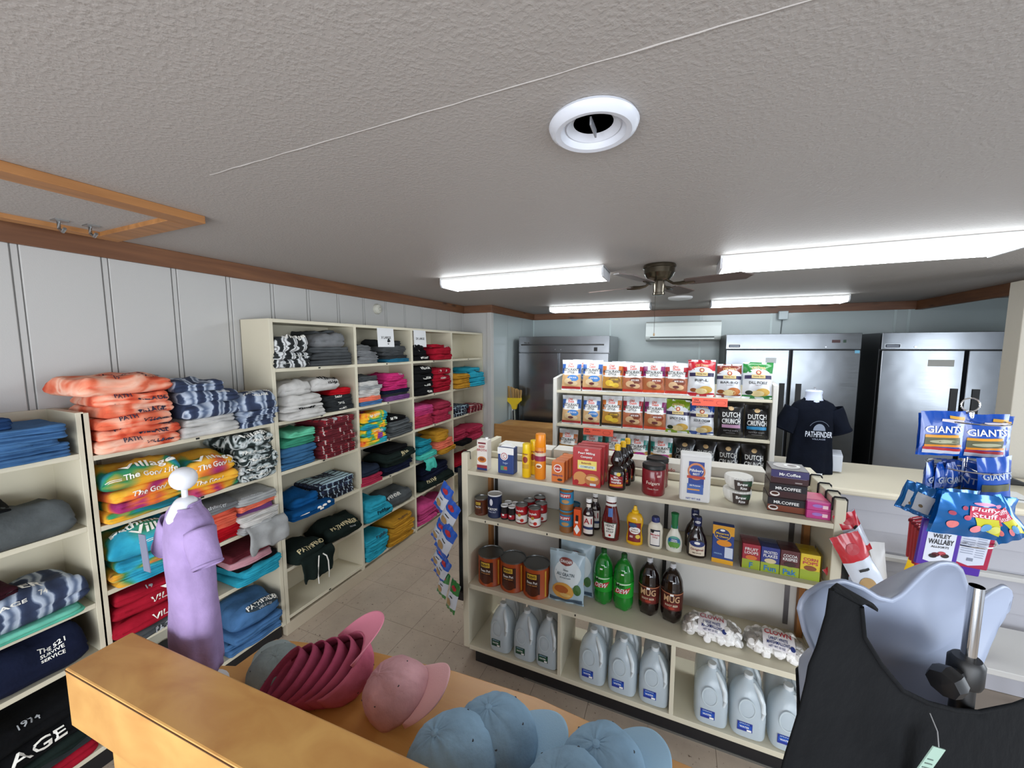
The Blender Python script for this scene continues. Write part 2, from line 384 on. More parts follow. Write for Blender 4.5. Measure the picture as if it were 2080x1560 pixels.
# ceiling fan
BR = C('#5e574a', 0.25, 0.9); BLADE = wood('blade', '#4a3e3a', '#5c4c45', (3, 20, 20), 0.45)
fan = thing('ceiling_fan', 'four-blade flush ceiling fan with bronze motor and dark blades', 'fan', (-0.135, 2.70, CEIL))
MB().lathe([(0.0, 0), (0.095, 0), (0.100, -0.008), (0.100, -0.02), (0.093, -0.024), (0.093, -0.055), (0.088, -0.062), (0.080, -0.078), (0.06, -0.098), (0.03, -0.108), (0, -0.108)], BR, 40).build('motor', fan)
MB().lathe([(0.0, -0.10), (0.034, -0.10), (0.036, -0.12), (0.034, -0.175), (0.038, -0.178), (0.038, -0.188), (0.034, -0.192), (0, -0.195)], C('#7b7468', 0.2, 0.9), 24).build('switch_housing', fan)
for k in range(4):
    a = radians(-20 + 90 * k); Mr = Matrix.Rotation(a, 4, 'Z') @ Matrix.Translation((0, 0, -0.125)) @ Matrix.Rotation(radians(-9), 4, 'X')
    ms = [(0.17, -0.045), (0.19, -0.055), (0.48, -0.062), (0.53, 0.0), (0.48, 0.062), (0.19, 0.055), (0.17, 0.045)]
    bl = MB().prism(ms, -0.003, 0.003, BLADE, Mr).build('blade', fan, 0)
    mb = MB(); q = lambda p: Matrix.Rotation(a, 4, 'Z') @ Vector(p)
    mb.tube([q((0.05, 0, -0.10)), q((0.09, 0, -0.125)), q((0.13, 0, -0.13)), q((0.17, 0, -0.128)), q((0.22, 0, -0.128))], [0.008, 0.008, 0.012, 0.014, 0.008], BR, 8); mb.build('blade_arm', fan)
MB().tube([(-0.02, 0, -0.19), (-0.02, 0, -0.44)], 0.0012, BR, 5).lathe([(0, -0.455), (0.006, -0.45), (0.004, -0.435), (0, -0.433)], C('#a98a63', 0.5), 10, (-0.02, 0, 0)).build('pull_chain', fan)

# smoke alarm on the ceiling, heat detector on the left wall
s = thing('smoke_alarm', 'round white smoke alarm on the ceiling behind the fan', 'smoke alarm', (-0.01, 4.5, CEIL))
MB().lathe([(0.0, -0.03), (0.05, -0.03), (0.11, -0.022), (0.12, -0.012), (0.12, 0), (0, 0)], C('#d8d8d8', 0.4), 32).build('cover', s)
s = thing('wall_detector', 'round cream detector on the left wall above the tall shelves', 'detector', (-2.59, 2.82, 2.26), rot=(0, pi / 2, 0))
MB().lathe([(0, 0), (0.046, 0), (0.048, 0.012), (0.040, 0.03), (0.02, 0.04), (0, 0.042)], C('#cfcdc0', 0.4), 28).build('cover', s)
MB().lathe([(0.016, 0.036), (0.018, 0.047), (0.01, 0.052), (0, 0.053)], C('#bab8ac', 0.3), 16).build('sensor', s)

# air conditioner on the back wall
a = thing('air_conditioner', 'white wall-mounted air conditioner above the chip display', 'air conditioner', (0.03, 5.944, 1.99))
ACW = C('#d3dad8', 0.35)
sec = [(0, 0), (0, 0.27), (-0.14, 0.27), (-0.185, 0.25), (-0.20, 0.20), (-0.20, 0.055), (-0.17, 0.02), (-0.10, 0)]
Mx = Matrix(((0, 0, 1, 0), (1, 0, 0, 0), (0, 1, 0, 0), (0, 0, 0, 1)))
MB().prism(sec, -0.47, 0.47, ACW, Mx).build('case', a, 0, bevel=0.006)
MB().box(-0.41, 0.39, -0.203, -0.18, 0.045, 0.058, C('#2b2e2e', 0.6)).build('air_slot', a, 0)
MB().box(-0.41, 0.39, -0.212, -0.198, 0.026, 0.043, C('#c2c9c8', 0.3)).build('louver', a, 0)
MB().box(-0.47, 0.47, -0.204, -0.199, 0.062, 0.066, C('#97a09e', 0.4)).build('panel_line', a, 0)
# conduit box and cable on back wall
cb = thing('junction_box', 'grey junction box with cable on trim above the middle freezer', 'electrical box', (1.19, 5.915, 2.30))
MB().box(-0.05, 0.05, -0.07, 0, -0.045, 0.06, C('#a9b4b8', 0.4)).build('box', cb, 0, bevel=0.006)
MB().tube([(0, -0.01, -0.04), (0.005, 0.02, -0.1), (-0.004, 0.02, -0.28), (0, 0.02, -0.5)], 0.006, C('#5f6668', 0.4), 6).build('cable', cb)

# ------------------------------------------------------------------ freezers
def steel_mat():
    m = bpy.data.materials.new('brushed_steel'); nt, N, L, P = nodes(m)
    P.inputs['Metallic'].default_value = 0.95; P.inputs['Base Color'].default_value = lin('#7f8286')
    tc = N.new('ShaderNodeTexCoord'); mp = N.new('ShaderNodeMapping'); mp.inputs['Scale'].default_value = (2, 2, 160)
    n = N.new('ShaderNodeTexNoise'); n.inputs['Scale'].default_value = 2; n.inputs['Detail'].default_value = 3
    r = ramp(N, [(0, '#6a6a6a'), (1, '#8a8a8a')]); L.new(tc.outputs['Object'], mp.inputs['Vector']); L.new(mp.outputs[0], n.inputs['Vector'])
    L.new(n.outputs['Fac'], r.inputs[0]); L.new(r.outputs[0], P.inputs['Roughness'])
    n2 = N.new('ShaderNodeTexNoise'); n2.inputs['Scale'].default_value = 2.5
    b = N.new('ShaderNodeBump'); b.inputs['Strength'].default_value = 0.15; b.inputs['Distance'].default_value = 0.02
    L.new(tc.outputs['Object'], n2.inputs['Vector']); L.new(n2.outputs['Fac'], b.inputs['Height']); L.new(b.outputs['Normal'], P.inputs['Normal'])
    return m
BST = steel_mat(); DK = C('#191a1c', 0.5)
def freezer(label, x0, x1, y0, top, kind):
    w = x1 - x0; t = thing('freezer', label, 'freezer', (x0, y0, 0)); hh = 0.17 if kind else 0.22
    MB().box(0, w, 0.05, 0.79, 0.12, top, C('#3a3c3f', 0.4, 0.5) if kind else BST).build('cabinet', t, 0, bevel=0.004)
    MB().box(0, w, 0.0, 0.05, top - hh, top, BST).build('header', t, 0, bevel=0.004)
    z1 = top - hh - 0.008; mid = w * (0.51 if kind else 0.47)
    for a, b, s in ((0.004, mid - 0.014, 1), (mid + 0.014, w - 0.004, -1)):
        d = MB().box(a, b, -0.012, 0.048, 0.16, z1, BST).build('door', t, 0, bevel=0.006)
        if kind:
            hx = b - 0.075 if s > 0 else a + 0.05; MB().box(hx, hx + 0.05, -0.022, -0.010, 1.10, z1 - 0.37, BLACK).build('handle', d, 0)
        else:
            MB().box(b - 0.19 if s > 0 else a + 0.02, b - 0.03 if s > 0 else a + 0.18, -0.018, -0.010, 1.18, 1.40, C('#8d8f91', 0.25, 1)).build('handle', d, 0)
    for sx in (0.06, w - 0.06):
        for sy in (0.1, 0.72): MB().lathe([(0.03, 0), (0.03, 0.12)], BLACK, 12, (sx, sy, 0)).build('caster', t)
    S = flat(0.0)
    if kind:
        mb = MB(); rect(mb, S, 0.03, 0.145, top - 0.15, top - 0.118, C('#20263a', 0.4), 0.003); mb.box(0.027, 0.148, -0.002, 0.0, top - 0.153, top - 0.115, C('#c9cccf', 0.3, 0.8))
        rect(mb, S, 0.04, 0.135, top - 0.139, top - 0.130, C('#aeb6c6', 0.4), 0.0035); mb.build('badge', t, 0)
        for sx in (0.26, w - 0.30): MB().lathe([(0.008, 0), (0.008, 0.006)], CHROME, 12, M=Matrix.Translation((sx, -0.001, top - 0.145)) @ Matrix.Rotation(pi / 2, 4, 'X')).build('lock', t)
    else:
        MB().box(0.04, w - 0.07, -0.012, 0.0, top - 0.125, top - 0.105, C('#2c2c2c', 0.4)).build('vent_slot', t, 0)
        MB().box(w - 0.2, w - 0.155, -0.004, 0, top - 0.2, top - 0.15, BLACK).build('thermometer', t, 0)
        mb = MB(); text(mb, S, 'TRUE', 0.12, top - 0.09, 0.025, C('#404040', 0.4), 0.002); mb.build('badge', t, 0)
        for sx in (0.54, 0.62): MB().lathe([(0.007, 0), (0.007, 0.006)], CHROME, 10, M=Matrix.Translation((sx, -0.001, top - 0.18)) @ Matrix.Rotation(pi / 2, 4, 'X')).build('lock', t)
    return t
freezer('stainless steel two-door freezer at left, behind the broom', -2.10, -0.83, 5.10, 2.055, 0)
t = freezer('stainless steel two-door freezer in the middle, red digital display on its header', 0.50, 1.74, 5.13, 2.055, 1)
mb = MB(); mb.box(0.99, 1.06, -0.004, 0.001, 1.955, 1.985, C('#3a1010', 0.3)); mb.box(1.085, 1.11, -0.004, 0.001, 1.955, 1.985, C('#12301c', 0.3)); mb.build('display', t, 0)
MB().box(0.40, 0.50, -0.0135, -0.012, 1.73, 1.79, C('#d9dde0', 0.6)).build('paper_note', t, 0)
MB().box(1.185, 1.225, -0.0135, -0.012, 1.845, 1.875, C('#6fb0cf', 0.6)).build('sticker', t, 0)
t = freezer('stainless steel two-door freezer at right beside the cream pillar', 1.90, 3.14, 5.13, 2.055, 1)
MB().box(0.36, 0.55, -0.0135, -0.012, 1.72, 1.785, C('#c4c3bd', 0.6)).build('paper_note', t, 0, bevel=0.0005)

# broom, mop and wooden half wall at the far left corner
b = thing('broom', 'upturned yellow-capped straw broom leaning beside the left freezer', 'broom', (-2.06, 4.93, 0), rot=(0, radians(-2), 0))
MB().tube([(0, 0, 0), (0, 0, 1.06)], 0.011, C('#8a8f86', 0.5), 8).build('handle', b)
MB().prism([(-0.03, 1.04), (0.03, 1.04), (0.045, 1.10), (0.11, 1.16), (0.11, 1.2), (-0.11, 1.2), (-0.11, 1.16), (-0.045, 1.10)], -0.02, 0.02, C('#e0c019', 0.4), Matrix.Rotation(pi / 2, 4, 'X')).build('cap', b, 0, bevel=0.003)
mb = MB()
for i in range(60):
    x = -0.105 + 0.21 * R_.random(); yy = R_.uniform(-0.018, 0.018); mb.tube([(x, yy, 1.19), (x * 1.1 + R_.uniform(-.01, .01), yy * 1.2, 1.19 + 0.15 + x * -0.35)], 0.004, C('#b08d57', 0.8), 4)
o = mb.build('bristles', b); o['kind'] = 'stuff'
mp_ = thing('push_mop', 'slim black and white mop leaning in the far left corner', 'mop', (-2.13, 5.0, 0), rot=(radians(-3), radians(-3), 0))
MB().tube([(0, 0, 0.1), (0, 0, 1.12)], 0.012, C('#dfe3e0', 0.4), 8).tube([(0.02, -0.02, 0.08), (0.02, -0.02, 1.0)], 0.010, BLACK, 8).build('handle', mp_)
MB().box(-0.02, 0.16, -0.05, 0.05, 0.0, 0.1, BLACK).build('head', mp_, 0, bevel=0.01)
PLY = wood('ply', '#9a6c38', '#b98a50', (2, 2, 14), 0.45)
hw = thing('wood_counter', 'low varnished wood counter behind the chip display at left', 'counter', (-1.55, 4.48, 0))
MB().box(-0.645, 0.95, 0, 0.03, 0, 0.905, PLY).build('front_panel', hw, 0, bevel=0.003)
MB().box(-0.60, 0.95, 0.03, 0.40, 0.86, 0.895, PLY).build('top', hw, 0, bevel=0.003)
MB().box(-0.60, -0.57, 0.03, 0.4, 0, 0.86, PLY).build('side_panel', hw, 0); MB().box(0.92, 0.95, 0.03, 0.4, 0, 0.86, PLY).build('side_panel', hw, 0)
# ------------------------------------------------------------------ clothes shelving along the left wall
CREAM = C('#cfc8b2', 0.5, bump=0.03, bs=120); CREAMD = C('#b9ad98', 0.55); KICK = C('#17171a', 0.35)
XF, XB = -2.31, -2.587
def shelf_unit(label, ys, zs, top, kick, full_top, bottom_ext=0.0):
    t = thing('shelf_unit', label, 'shelf unit', (XF, ys[0], 0)); y0 = ys[0]
    for i, y in enumerate(ys):
        e = i in (0, len(ys) - 1)
        MB().box(XB - XF, 0, y - y0 - (0 if i == 0 else 0.0125), y - y0 + (0.025 if i == 0 else 0.0125), 0.085, top, CREAM).build('side_panel' if e else 'divider', t, 0, bevel=0.0015)
    MB().box(XB - XF, XB - XF + 0.006, 0, ys[-1] - y0, 0.09, top, CREAM).build('back_panel', t, 0)
    for i in range(len(ys) - 1):
        a, b = ys[i] - y0 + (0.025 if i == 0 else 0.0125), ys[i + 1] - y0 - 0.0125
        for z in zs:
            MB().box(XB - XF + 0.006, -0.001, a, b, z - 0.022, z, CREAM).build('shelf', t, 0, bevel=0.0015)
            MB().box(-0.004, 0.0012, (a + b) / 2 - 0.008, (a + b) / 2 + 0.008, z - 0.015, z - 0.006, BLACK).build('shelf_clip', t, 0)
        if full_top: MB().box(XB - XF + 0.006, -0.001, a, b, top - 0.022, top, CREAM).build('top_board', t, 0, bevel=0.0015)
        MB().box(XB - XF + 0.006, XB - XF + 0.012, a + 0.1, a + 0.115, 0.15, top - 0.05, C('#8d877a', 0.4, 0.6)).build('shelf_standard', t, 0)
    MB().box(XB - XF, -0.03 + bottom_ext, 0, ys[-1] - y0, 0.0, 0.085, kick).build('kick_board', t, 0, bevel=0.004)
    return t
ZA = (1.46, 1.14, 0.79, 0.56, 0.12); ZB = (1.44, 1.12, 0.82, 0.52, 0.12); ZC = (1.775, 1.435, 1.11, 0.78, 0.455, 0.13)
shelf_unit('short cream shelf unit at the far left edge of the photo', (-0.15, 0.745), ZA, 1.635, KICK, False)
shelf_unit('short cream open-topped shelf unit between the far-left unit and the tall one', (0.748, 1.575), ZB, 1.63, KICK, False)
shelf_unit('tall cream shelf unit with four columns against the left wall', (1.59, 2.273, 2.965, 3.66, 4.385), ZC, 2.085, CREAMD, True, 0.028)
for (y, w, t, l) in ((2.57, 0.20, 'X LARGE', 'white paper size sign hanging at the top of the second tall column'), (3.045, 0.19, '2X LARGE', 'white paper size sign hanging at the top of the third tall column')):
    s = thing('paper_sign', l, 'sign', (XF + 0.004, y + 0.04, 2.025), rot=(0, radians(-3), 0))
    MB().box(-0.001, 0.0, -w / 2, w / 2, -0.115, 0.045, C('#d9dadb', 0.6)).build('paper', s, 0)
    mb = MB(); text(mb, lambda u, v: Vector((0.0005, u, v)), t, 0, -0.035, 0.022, BLACK, 0.001); mb.build('lettering', s, 0)

# palette
ORG = dye('orange', [(0.30, '#c4472b'), (0.42, '#e3714f'), (0.52, '#f0a184'), (0.62, '#f3bfa6'), (0.75, '#dd6b4c')], 6, 1.5)
NAV = dye('navy', [(0.0, '#25304a'), (0.34, '#33405c'), (0.46, '#7d8ba3'), (0.56, '#b9c4d3'), (0.85, '#9fabbd'), (1.0, '#56657f')], 3.6, 6, True)
RNB = dye('rainbow', [(0.30, '#1a6a74'), (0.38, '#15839c'), (0.44, '#2f8a52'), (0.50, '#e2a51f'), (0.58, '#efb53a'), (0.64, '#e8762c'), (0.70, '#a32467'), (0.8, '#5c2a66')], 4.5, 0.6)
TEAL = dye('teal', [(0.34, '#0d5d72'), (0.46, '#1585a3'), (0.54, '#2fa6c2'), (0.60, '#3f8f5a'), (0.66, '#d99c22'), (0.74, '#8c2a5c')], 4, 0.6)
RNB2 = dye('bright', [(0.32, '#0e7d95'), (0.42, '#1ea2b8'), (0.48, '#57a845'), (0.53, '#f4c022'), (0.60, '#f6b52a'), (0.67, '#e4572e'), (0.73, '#8a3f9e')], 7, 0.6)
BWD = dye('charcoal', [(0.34, '#10191a'), (0.46, '#22302f'), (0.54, '#a9b4b4'), (0.60, '#d5dada'), (0.68, '#1b2626')], 9, 2.5)
BW2 = dye('zebra', [(0.0, '#15191b'), (0.40, '#2c3133'), (0.52, '#c3c6c6'), (0.9, '#d8dada'), (1.0, '#777777')], 5, 7, True)
RPL = plaid('red', '#8c1a26', '#5f0f1c', '#c9b9b4', 5.0); NPL = plaid('navy', '#1c2338', '#10131f', '#c3d3dc', 7.0); TPL = plaid('teal', '#2a3550', '#141a2c', '#a9c4cf', 7.0)
WHT = fab('#cfcdc9'); LGR = fab('#a8aaaa'); MGR = fab('#7c7e80'); DGR = fab('#4d5052'); CHR = fab('#333638'); BLK = fab('#111214'); NVY = fab('#171d33'); RED = fab('#a3182c')
BRED = fab('#b7121f'); BLU = fab('#4a74a3'); SBL = fab('#3b6a93'); DBL = fab('#0f4f87'); TUR = fab('#2fa3bd'); MNT = fab('#5fbfa4'); GRN = fab('#3c8f72'); MUS = fab('#bd8a2c'); COR = fab('#e0674f'); SAL = fab('#f07f64')
PNK = fab('#c2477f'); HPK = fab('#c32f70'); ROS = fab('#b23350'); PUR = fab('#7a4a83'); FOR = fab('#1b2623'); MAR = fab('#3a1822'); LPK = fab('#cf9aa4')
IW = C('#e9e7df', 0.7); IN = C('#23253f', 0.7); IC = C('#c9bd93', 0.7); IG = C('#a9adb0', 0.7); IB = C('#20303a', 0.7)

def garment(label, y, z0, Wd, h, mat, prints=(), over=0.03, D=0.275, layers=2, seed=None, rz=0.0, name='folded_shirt', group=None, lump=1.0, tilt=0.0, cat='shirt'):
    sd = seed if seed is not None else R_.random() * 90
    r = h / 2; L = D - h; q = pi * r / 2; rc = max(0.016, h * 0.42)
    grooves = [h * (k + 1) / (layers + 1) + R_.uniform(-.15, .15) * h / (layers + 1) for k in range(layers)]
    wv = R_.uniform(-1, 1)
    def S(a, s):
        if s < -q:
            if s > -q - L: x, z, nx = D / 2 - r - (-s - q), 0.0, 0
            else:
                an = (-s - q - L) / r; x, z, nx = -D / 2 + r - r * sin(an), r - r * cos(an), -1
        elif s <= q: an = s / r; x, z, nx = D / 2 - r + r * cos(an), r + r * sin(an), cos(an)
        elif s <= q + L: x, z, nx = D / 2 - r - (s - q), h, 0
        else: an = (s - q - L) / r; x, z, nx = -D / 2 + r - r * sin(an), r + r * cos(an), -1
        t = max(0.0, (abs(a) - (Wd / 2 - rc)) / rc); k = sqrt(max(0.0, 1 - t * t)) if t < 1 else 0.0
        zf = z / h
        x -= (1 - k) * 0.02
        n1 = noise.noise(Vector((x * 7 + sd, a * 9, sd))); n2 = noise.noise(Vector((x * 20, a * 24 + sd, z * 20)))
        z = 0.55 * r + (z - 0.55 * r) * (0.22 + 0.78 * k)
        z += zf * ((n1 * 0.30 * h + n2 * 0.13 * h) * lump + 0.06 * h * (1 - (2 * a / Wd) ** 2))
        if nx > 0:
            x += (n1 * 0.018 + n2 * 0.008) * lump - 0.010 * (2 * a / Wd) ** 2
            for g in grooves:
                gz = g + 0.10 * h * noise.noise(Vector((a * 12, g * 90, sd)))
                x -= 0.015 * nx * math.exp(-((z - gz) / 0.0045) ** 2)
            x -= 0.006 * (1 - zf) * wv
        yy = a
        if t > 0:
            for g in grooves: yy -= math.copysign(0.007 * (1 - abs(2 * k - 1)) * math.exp(-((z - g) / 0.005) ** 2), a)
        return Vector((x, yy, max(z, 0.0) - tilt * 0))
    ss = [-q - L - q * 1.0 + 0.0, -q - L - q * 0.5, -q - L, -q - L * .66, -q - L * .33, -q - L * .08]
    ss += [-q + 2 * q * i / 16 for i in range(17)] + [q + L * f for f in (.06, .16, .3, .46, .62, .8, 1.0)] + [q + L + q * 0.5]
    ys = [-1, -.97, -.92, -.85, -.74, -.6, -.42, -.22, 0, .22, .42, .6, .74, .85, .92, .97, 1]
    vs = []; fs = []; n = len(ss); e = Wd / 2 * 0.998
    for a in ys:
        for s in ss: vs.append(S(a * e, s))
    for j in range(len(ys) - 1):
        for i in range(n): fs.append((j * n + i, (j + 1) * n + i, (j + 1) * n + (i + 1) % n, j * n + (i + 1) % n))
    fs += [tuple(range(n)), tuple(range(len(vs) - 1, len(vs) - n - 1, -1))]
    mb = MB(); mb.add(vs, fs, mat); o = mb.build(name, smooth=80)
    o.location = (XF + over - D / 2, y, z0); o.rotation_euler = (0, tilt, rz); tag(o, label, cat, group)
    if prints:
        for p in [q2 for p0 in prints for q2 in ((p0, (p0[0], p0[1], p0[2] + p0[3] * 1.5) + tuple(p0[3:])) if p0[0] == '=' else (p0,))]:
            pb = MB()
            st, u, s, hh, im = p[:5]; w = p[5] if len(p) > 5 else None; ar = p[6] if len(p) > 6 else 0.0; ro = p[7] if len(p) > 7 else 0
            if st == '=':
                rect(pb, S, u - w / 2, u + w / 2, s, s + hh * 0.6, im, 0.004, 4, 2)
            elif st == 'O': oval(pb, S, u, s, w / 2, hh, im, 0.0035, rings=2)
            else: text(pb, S, st, u, s, hh, im, 0.0068, w, ro, 0, ar)
            pb.build('print', o, 0)
    return o
ORD = ['lowest', 'second up', 'third up', 'fourth up', 'fifth up', 'sixth up', 'seventh up']
def cell(where, y, z0, items, Wd=0.30, over=0.03, group=None):
    z = z0 + 0.001; n = len(items)
    for i, it in enumerate(items):
        desc, mat, h = it[:3]; pr = it[3] if len(it) > 3 else (); kw = dict(it[4]) if len(it) > 4 else {}
        po = 'alone' if n == 1 else ('topmost' if i == n - 1 else ORD[i])
        dy = kw.pop('dy', R_.uniform(-.012, .012)); w2 = kw.pop('Wd', Wd * R_.uniform(.90, 1.05)); ov = kw.pop('over', over + R_.uniform(-.02, .018))
        garment(('%s, %s' % (desc, where)) if n == 1 else ('%s, %s, %s' % (desc, po, where)), y + dy, z, w2, h, mat, pr, ov, rz=kw.pop('rz', R_.uniform(-.11, .11)), group=group, **kw)
        z += h * 0.985
HD = dict(name='folded_sweatshirt', cat='sweatshirt', layers=1)
HT = dict(name='folded_sweatshirt', cat='sweatshirt', layers=1)
# far-left unit
cell('pile on upper shelf, far-left unit', 0.50, 1.46, [('blue shirt', BLU, .028, (), dict(layers=1))] * 5 + [('dark blue shirt with white print', fab('#2b4a78'), .045, [('=', -.1, .05, .004, IW, .18)], dict(Wd=.28, dy=-.08))], .42, .035)
cell('pile on middle shelf, far-left unit', 0.42, 1.14, [('thick heather grey fleece', fab('#5a5f60'), .13, (), dict(HD, lump=1.0)), ('black drawstring sweatshirt', BLK, .03, (), dict(HD, Wd=.22, dy=.03, over=0.0))], .56, .06)
cell('stack above the mint shirts, far-left unit', 0.42, 0.79, [('mint green shirt', MNT, .018, (), dict(layers=0)), ('lighter mint shirt', fab('#74cbb2'), .018, (), dict(layers=0)), ('navy white tie-dye sweatshirt with arched print', NAV, .12, [('PATHFINDER', .02, .09, .026, IW, .28, .022), ('VILLAGE', .04, .045, .014, IW, .14), ('19', -.05, .03, .016, IW), ('74', .15, .05, .018, IW), ('WEEKEND', -.05, -.02, .013, IW)], dict(HD)),
      ('maroon and black shirt', MAR, .04, (), dict(Wd=.26, dy=-.02, over=.02))], .54, .05)
cell('lower shelf, far-left unit', 0.43, 0.56, [('thick navy sweatshirt with small white chest print', NVY, .17, [('THE 521', .16, .06, .016, IW), ('SURVIVE', .16, .04, .013, IW), ('SERVICE', .16, .02, .013, IW)], dict(HD))], .55, .03)
cell('bottom pile, far-left unit', 0.42, 0.12, [('red sweatshirt with white letters', RED, .075, [('VILLAGE', .0, .02, .034, IW, .26)], HD), ('black shirt with faded red letters', CHR, .035, ()), ('dark green sweatshirt', FOR, .045, (), HD), ('black sweatshirt with large white letters', BLK, .085, [('VILLAGE', .02, .02, .038, IW, .30)], HD), ('black sweatshirt with grey letters', BLK, .08, [('PATH', -.1, .03, .03, IG), ('1974', .08, .05, .024, IG)], HD)], .54, .04)
# short unit, on its open top
OP = lambda i: [('PATHFINDER', .01, .022 + .006 * i, .020, IN, .22, .010), ('VILLAGE', .03, -.004, .014, IN, .12)] if i % 2 else [('VILLAGE', .06, 0, .014, IN, .11), ('PATH', -.04, .02, .018, IN)]
cell('left stack on top of short unit', 0.93, 1.44, [('orange tie-dye sweatshirt with navy print', ORG, .052, OP(i), HD) for i in range(5)] + [('orange tie-dye sweatshirt with navy print and hood', ORG, .075, [('PATHFINDER', .03, .095, .022, IN, .24, .02), ('VILLAGE', .03, .062, .016, IN, .12), ('19', -.05, .04, .02, IN), ('74', .10, .045, .02, IN)], dict(HD, Wd=.34, dy=-.03))], .29, .05)
cell('middle stack on top of short unit', 1.225, 1.44, [('pale grey sweatshirt', WHT, .055, (), HD), ('pale grey sweatshirt', WHT, .045, (), HD), ('navy and white tie-dye hoodie', NAV, .075, (), dict(HD, lump=1.4)), ('navy and white tie-dye hoodie', NAV, .065, [('=', .05, .02, .003, IW, .06)], dict(HD, dy=.02, lump=1.4)), ('navy tie-dye hoodie with raised hood', NAV, .05, (), dict(HD, Wd=.22, dy=-.03, lump=2))], .28, .05)
cell('right stack on top of short unit', 1.47, 1.44, [('navy and white tie-dye shirt', NAV, .035), ('navy and white tie-dye shirt', NAV, .035), ('navy and white tie-dye shirt', NAV, .03), ('navy and white tie-dye sweatshirt with white print', NAV, .085, [('PATHFINDER', .0, .06, .015, IW, .14, .01), ('VILLAGE', .0, .035, .012, IW, .08)], dict(HD, dy=.0, lump=1.5))], .22, .06)
VG = lambda: [('Village', .02, .055, .042, IW, .20), ('The Good Life', .02, .012, .022, IW, .20), ('=', -.11, .002, .004, IW, .05)]
VS = lambda: [('The Good', -.02, .004, .016, IW, .13)]
cell('left stack, upper shelf of short unit', 0.935, 1.12, [('rainbow tie-dye sweatshirt', RNB, .045, (), HD), ('rainbow tie-dye sweatshirt', RNB, .045, (), HD), ('rainbow tie-dye sweatshirt', RNB, .05, VS(), HD), ('rainbow tie-dye sweatshirt with large script print', RNB, .10, VG(), HD)], .29, .045)
cell('middle stack, upper shelf of short unit', 1.215, 1.12, [('rainbow tie-dye shirt', RNB, .05, (), HD), ('rainbow tie-dye shirt', RNB, .05, VS(), HD), ('rainbow tie-dye shirt with script print', RNB, .10, VG(), HD)], .26, .04)
cell('right stack, upper shelf of short unit', 1.455, 1.12, [('black and white tie-dye shirt', BWD, .05, VS(), HD) for _ in range(4)] + [('black and white tie-dye sweatshirt with script print', BWD, .075, [('Village', -.01, .04, .034, IW, .16), ('The Good', .03, .005, .018, IW, .12)], HD)], .23, .05)
cell('left stack, middle shelf of short unit', 0.935, 0.82, [('rainbow tie-dye shirt', TEAL, .035, ()), ('blue tie-dye shirt', TEAL, .035, ()), ('teal tie-dye shirt', TEAL, .035, (), ), ('teal tie-dye sweatshirt with large white script', TEAL, .13, [('Pathfinder', .0, .105, .035, IW, .22), ('Village', .04, .055, .05, IW, .20), ('THE', .07, .0, .016, IW), ('=', -.02, .0, .004, IW, .05)], HD)], .30, .05)
cell('middle stack, middle shelf of short unit', 1.22, 0.82, [('bright red shirt', BRED, .04), ('bright red shirt', BRED, .04), ('coral shirt', COR, .035), ('coral shirt', COR, .035), ('coral shirt', COR, .03), ('grey shirt with faint script', MGR, .04, [('Pathfinder', 0, .02, .014, IG, .12)])], .26, .03)
cell('right stack, middle shelf of short unit', 1.45, 0.82, [('folded grey shirt hanging over the edge', LGR, .045, [('=', 0, .0, .003, IG, .1)], dict(over=.07)), ('light grey shirt', WHT, .03, (), dict(over=.06)), ('light grey shirt', WHT, .03, (), dict(over=.05)), ('purple shirt', PUR, .025), ('coral shirt', SAL, .035), ('pale grey shirt', LGR, .045, [('Pathfinder', -.03, .03, .014, IG, .12)])], .25, .03)
cell('left stack, lower shelf of short unit', 0.935, 0.52, [('charcoal sweatshirt with grey letters', DGR, .055, [('PATHFINDER', .06, .0, .026, IG, .2)], HD), ('red sweatshirt with white letters', RED, .075, [('VILLAGE', .06, .005, .03, IW, .18)], HD), ('red sweatshirt with white letters', RED, .07, [('VILLAGE', .06, .005, .03, IW, .18)], HD), ('red sweatshirt with white numbers', RED, .05, [('19', -.02, .03, .026, IG), ('VILL', .07, .0, .02, IW, .1)], HD)], .30, .04)
cell('right stack, lower shelf of short unit', 1.43, 0.52, [('turquoise shirt', TUR, .035, (), dict(over=.06)), ('turquoise shirt', TUR, .045, (), dict(over=.05)), ('black shirt', BLK, .03), ('pale pink shirt', LPK, .04, (), dict(dy=-.03)), ('maroon shirt', fab('#6a2a33'), .04, (), dict(dy=-.03))], .27, .04)
cell('bottom shelf of short unit', 1.39, 0.12, [('blue sweatshirt', BLU, .04, (), HD), ('blue sweatshirt', BLU, .04, (), HD), ('blue sweatshirt', BLU, .04, (), dict(HD, over=.06)), ('blue sweatshirt with black arched emblem', BLU, .13, [('O', .03, .045, .03, IB, .20), ('PATHFINDER', .03, .05, .026, IW, .18), ('VILLAGE', .03, .024, .010, IG, .08)], dict(HD, over=.05, Wd=.27, dy=.01))], .32, .04)
cell('bottom left of short unit', 1.0, 0.12, [('charcoal sweatshirt', DGR, .08, (), HD), ('charcoal sweatshirt', DGR, .08, (), HD)], .3, .02)
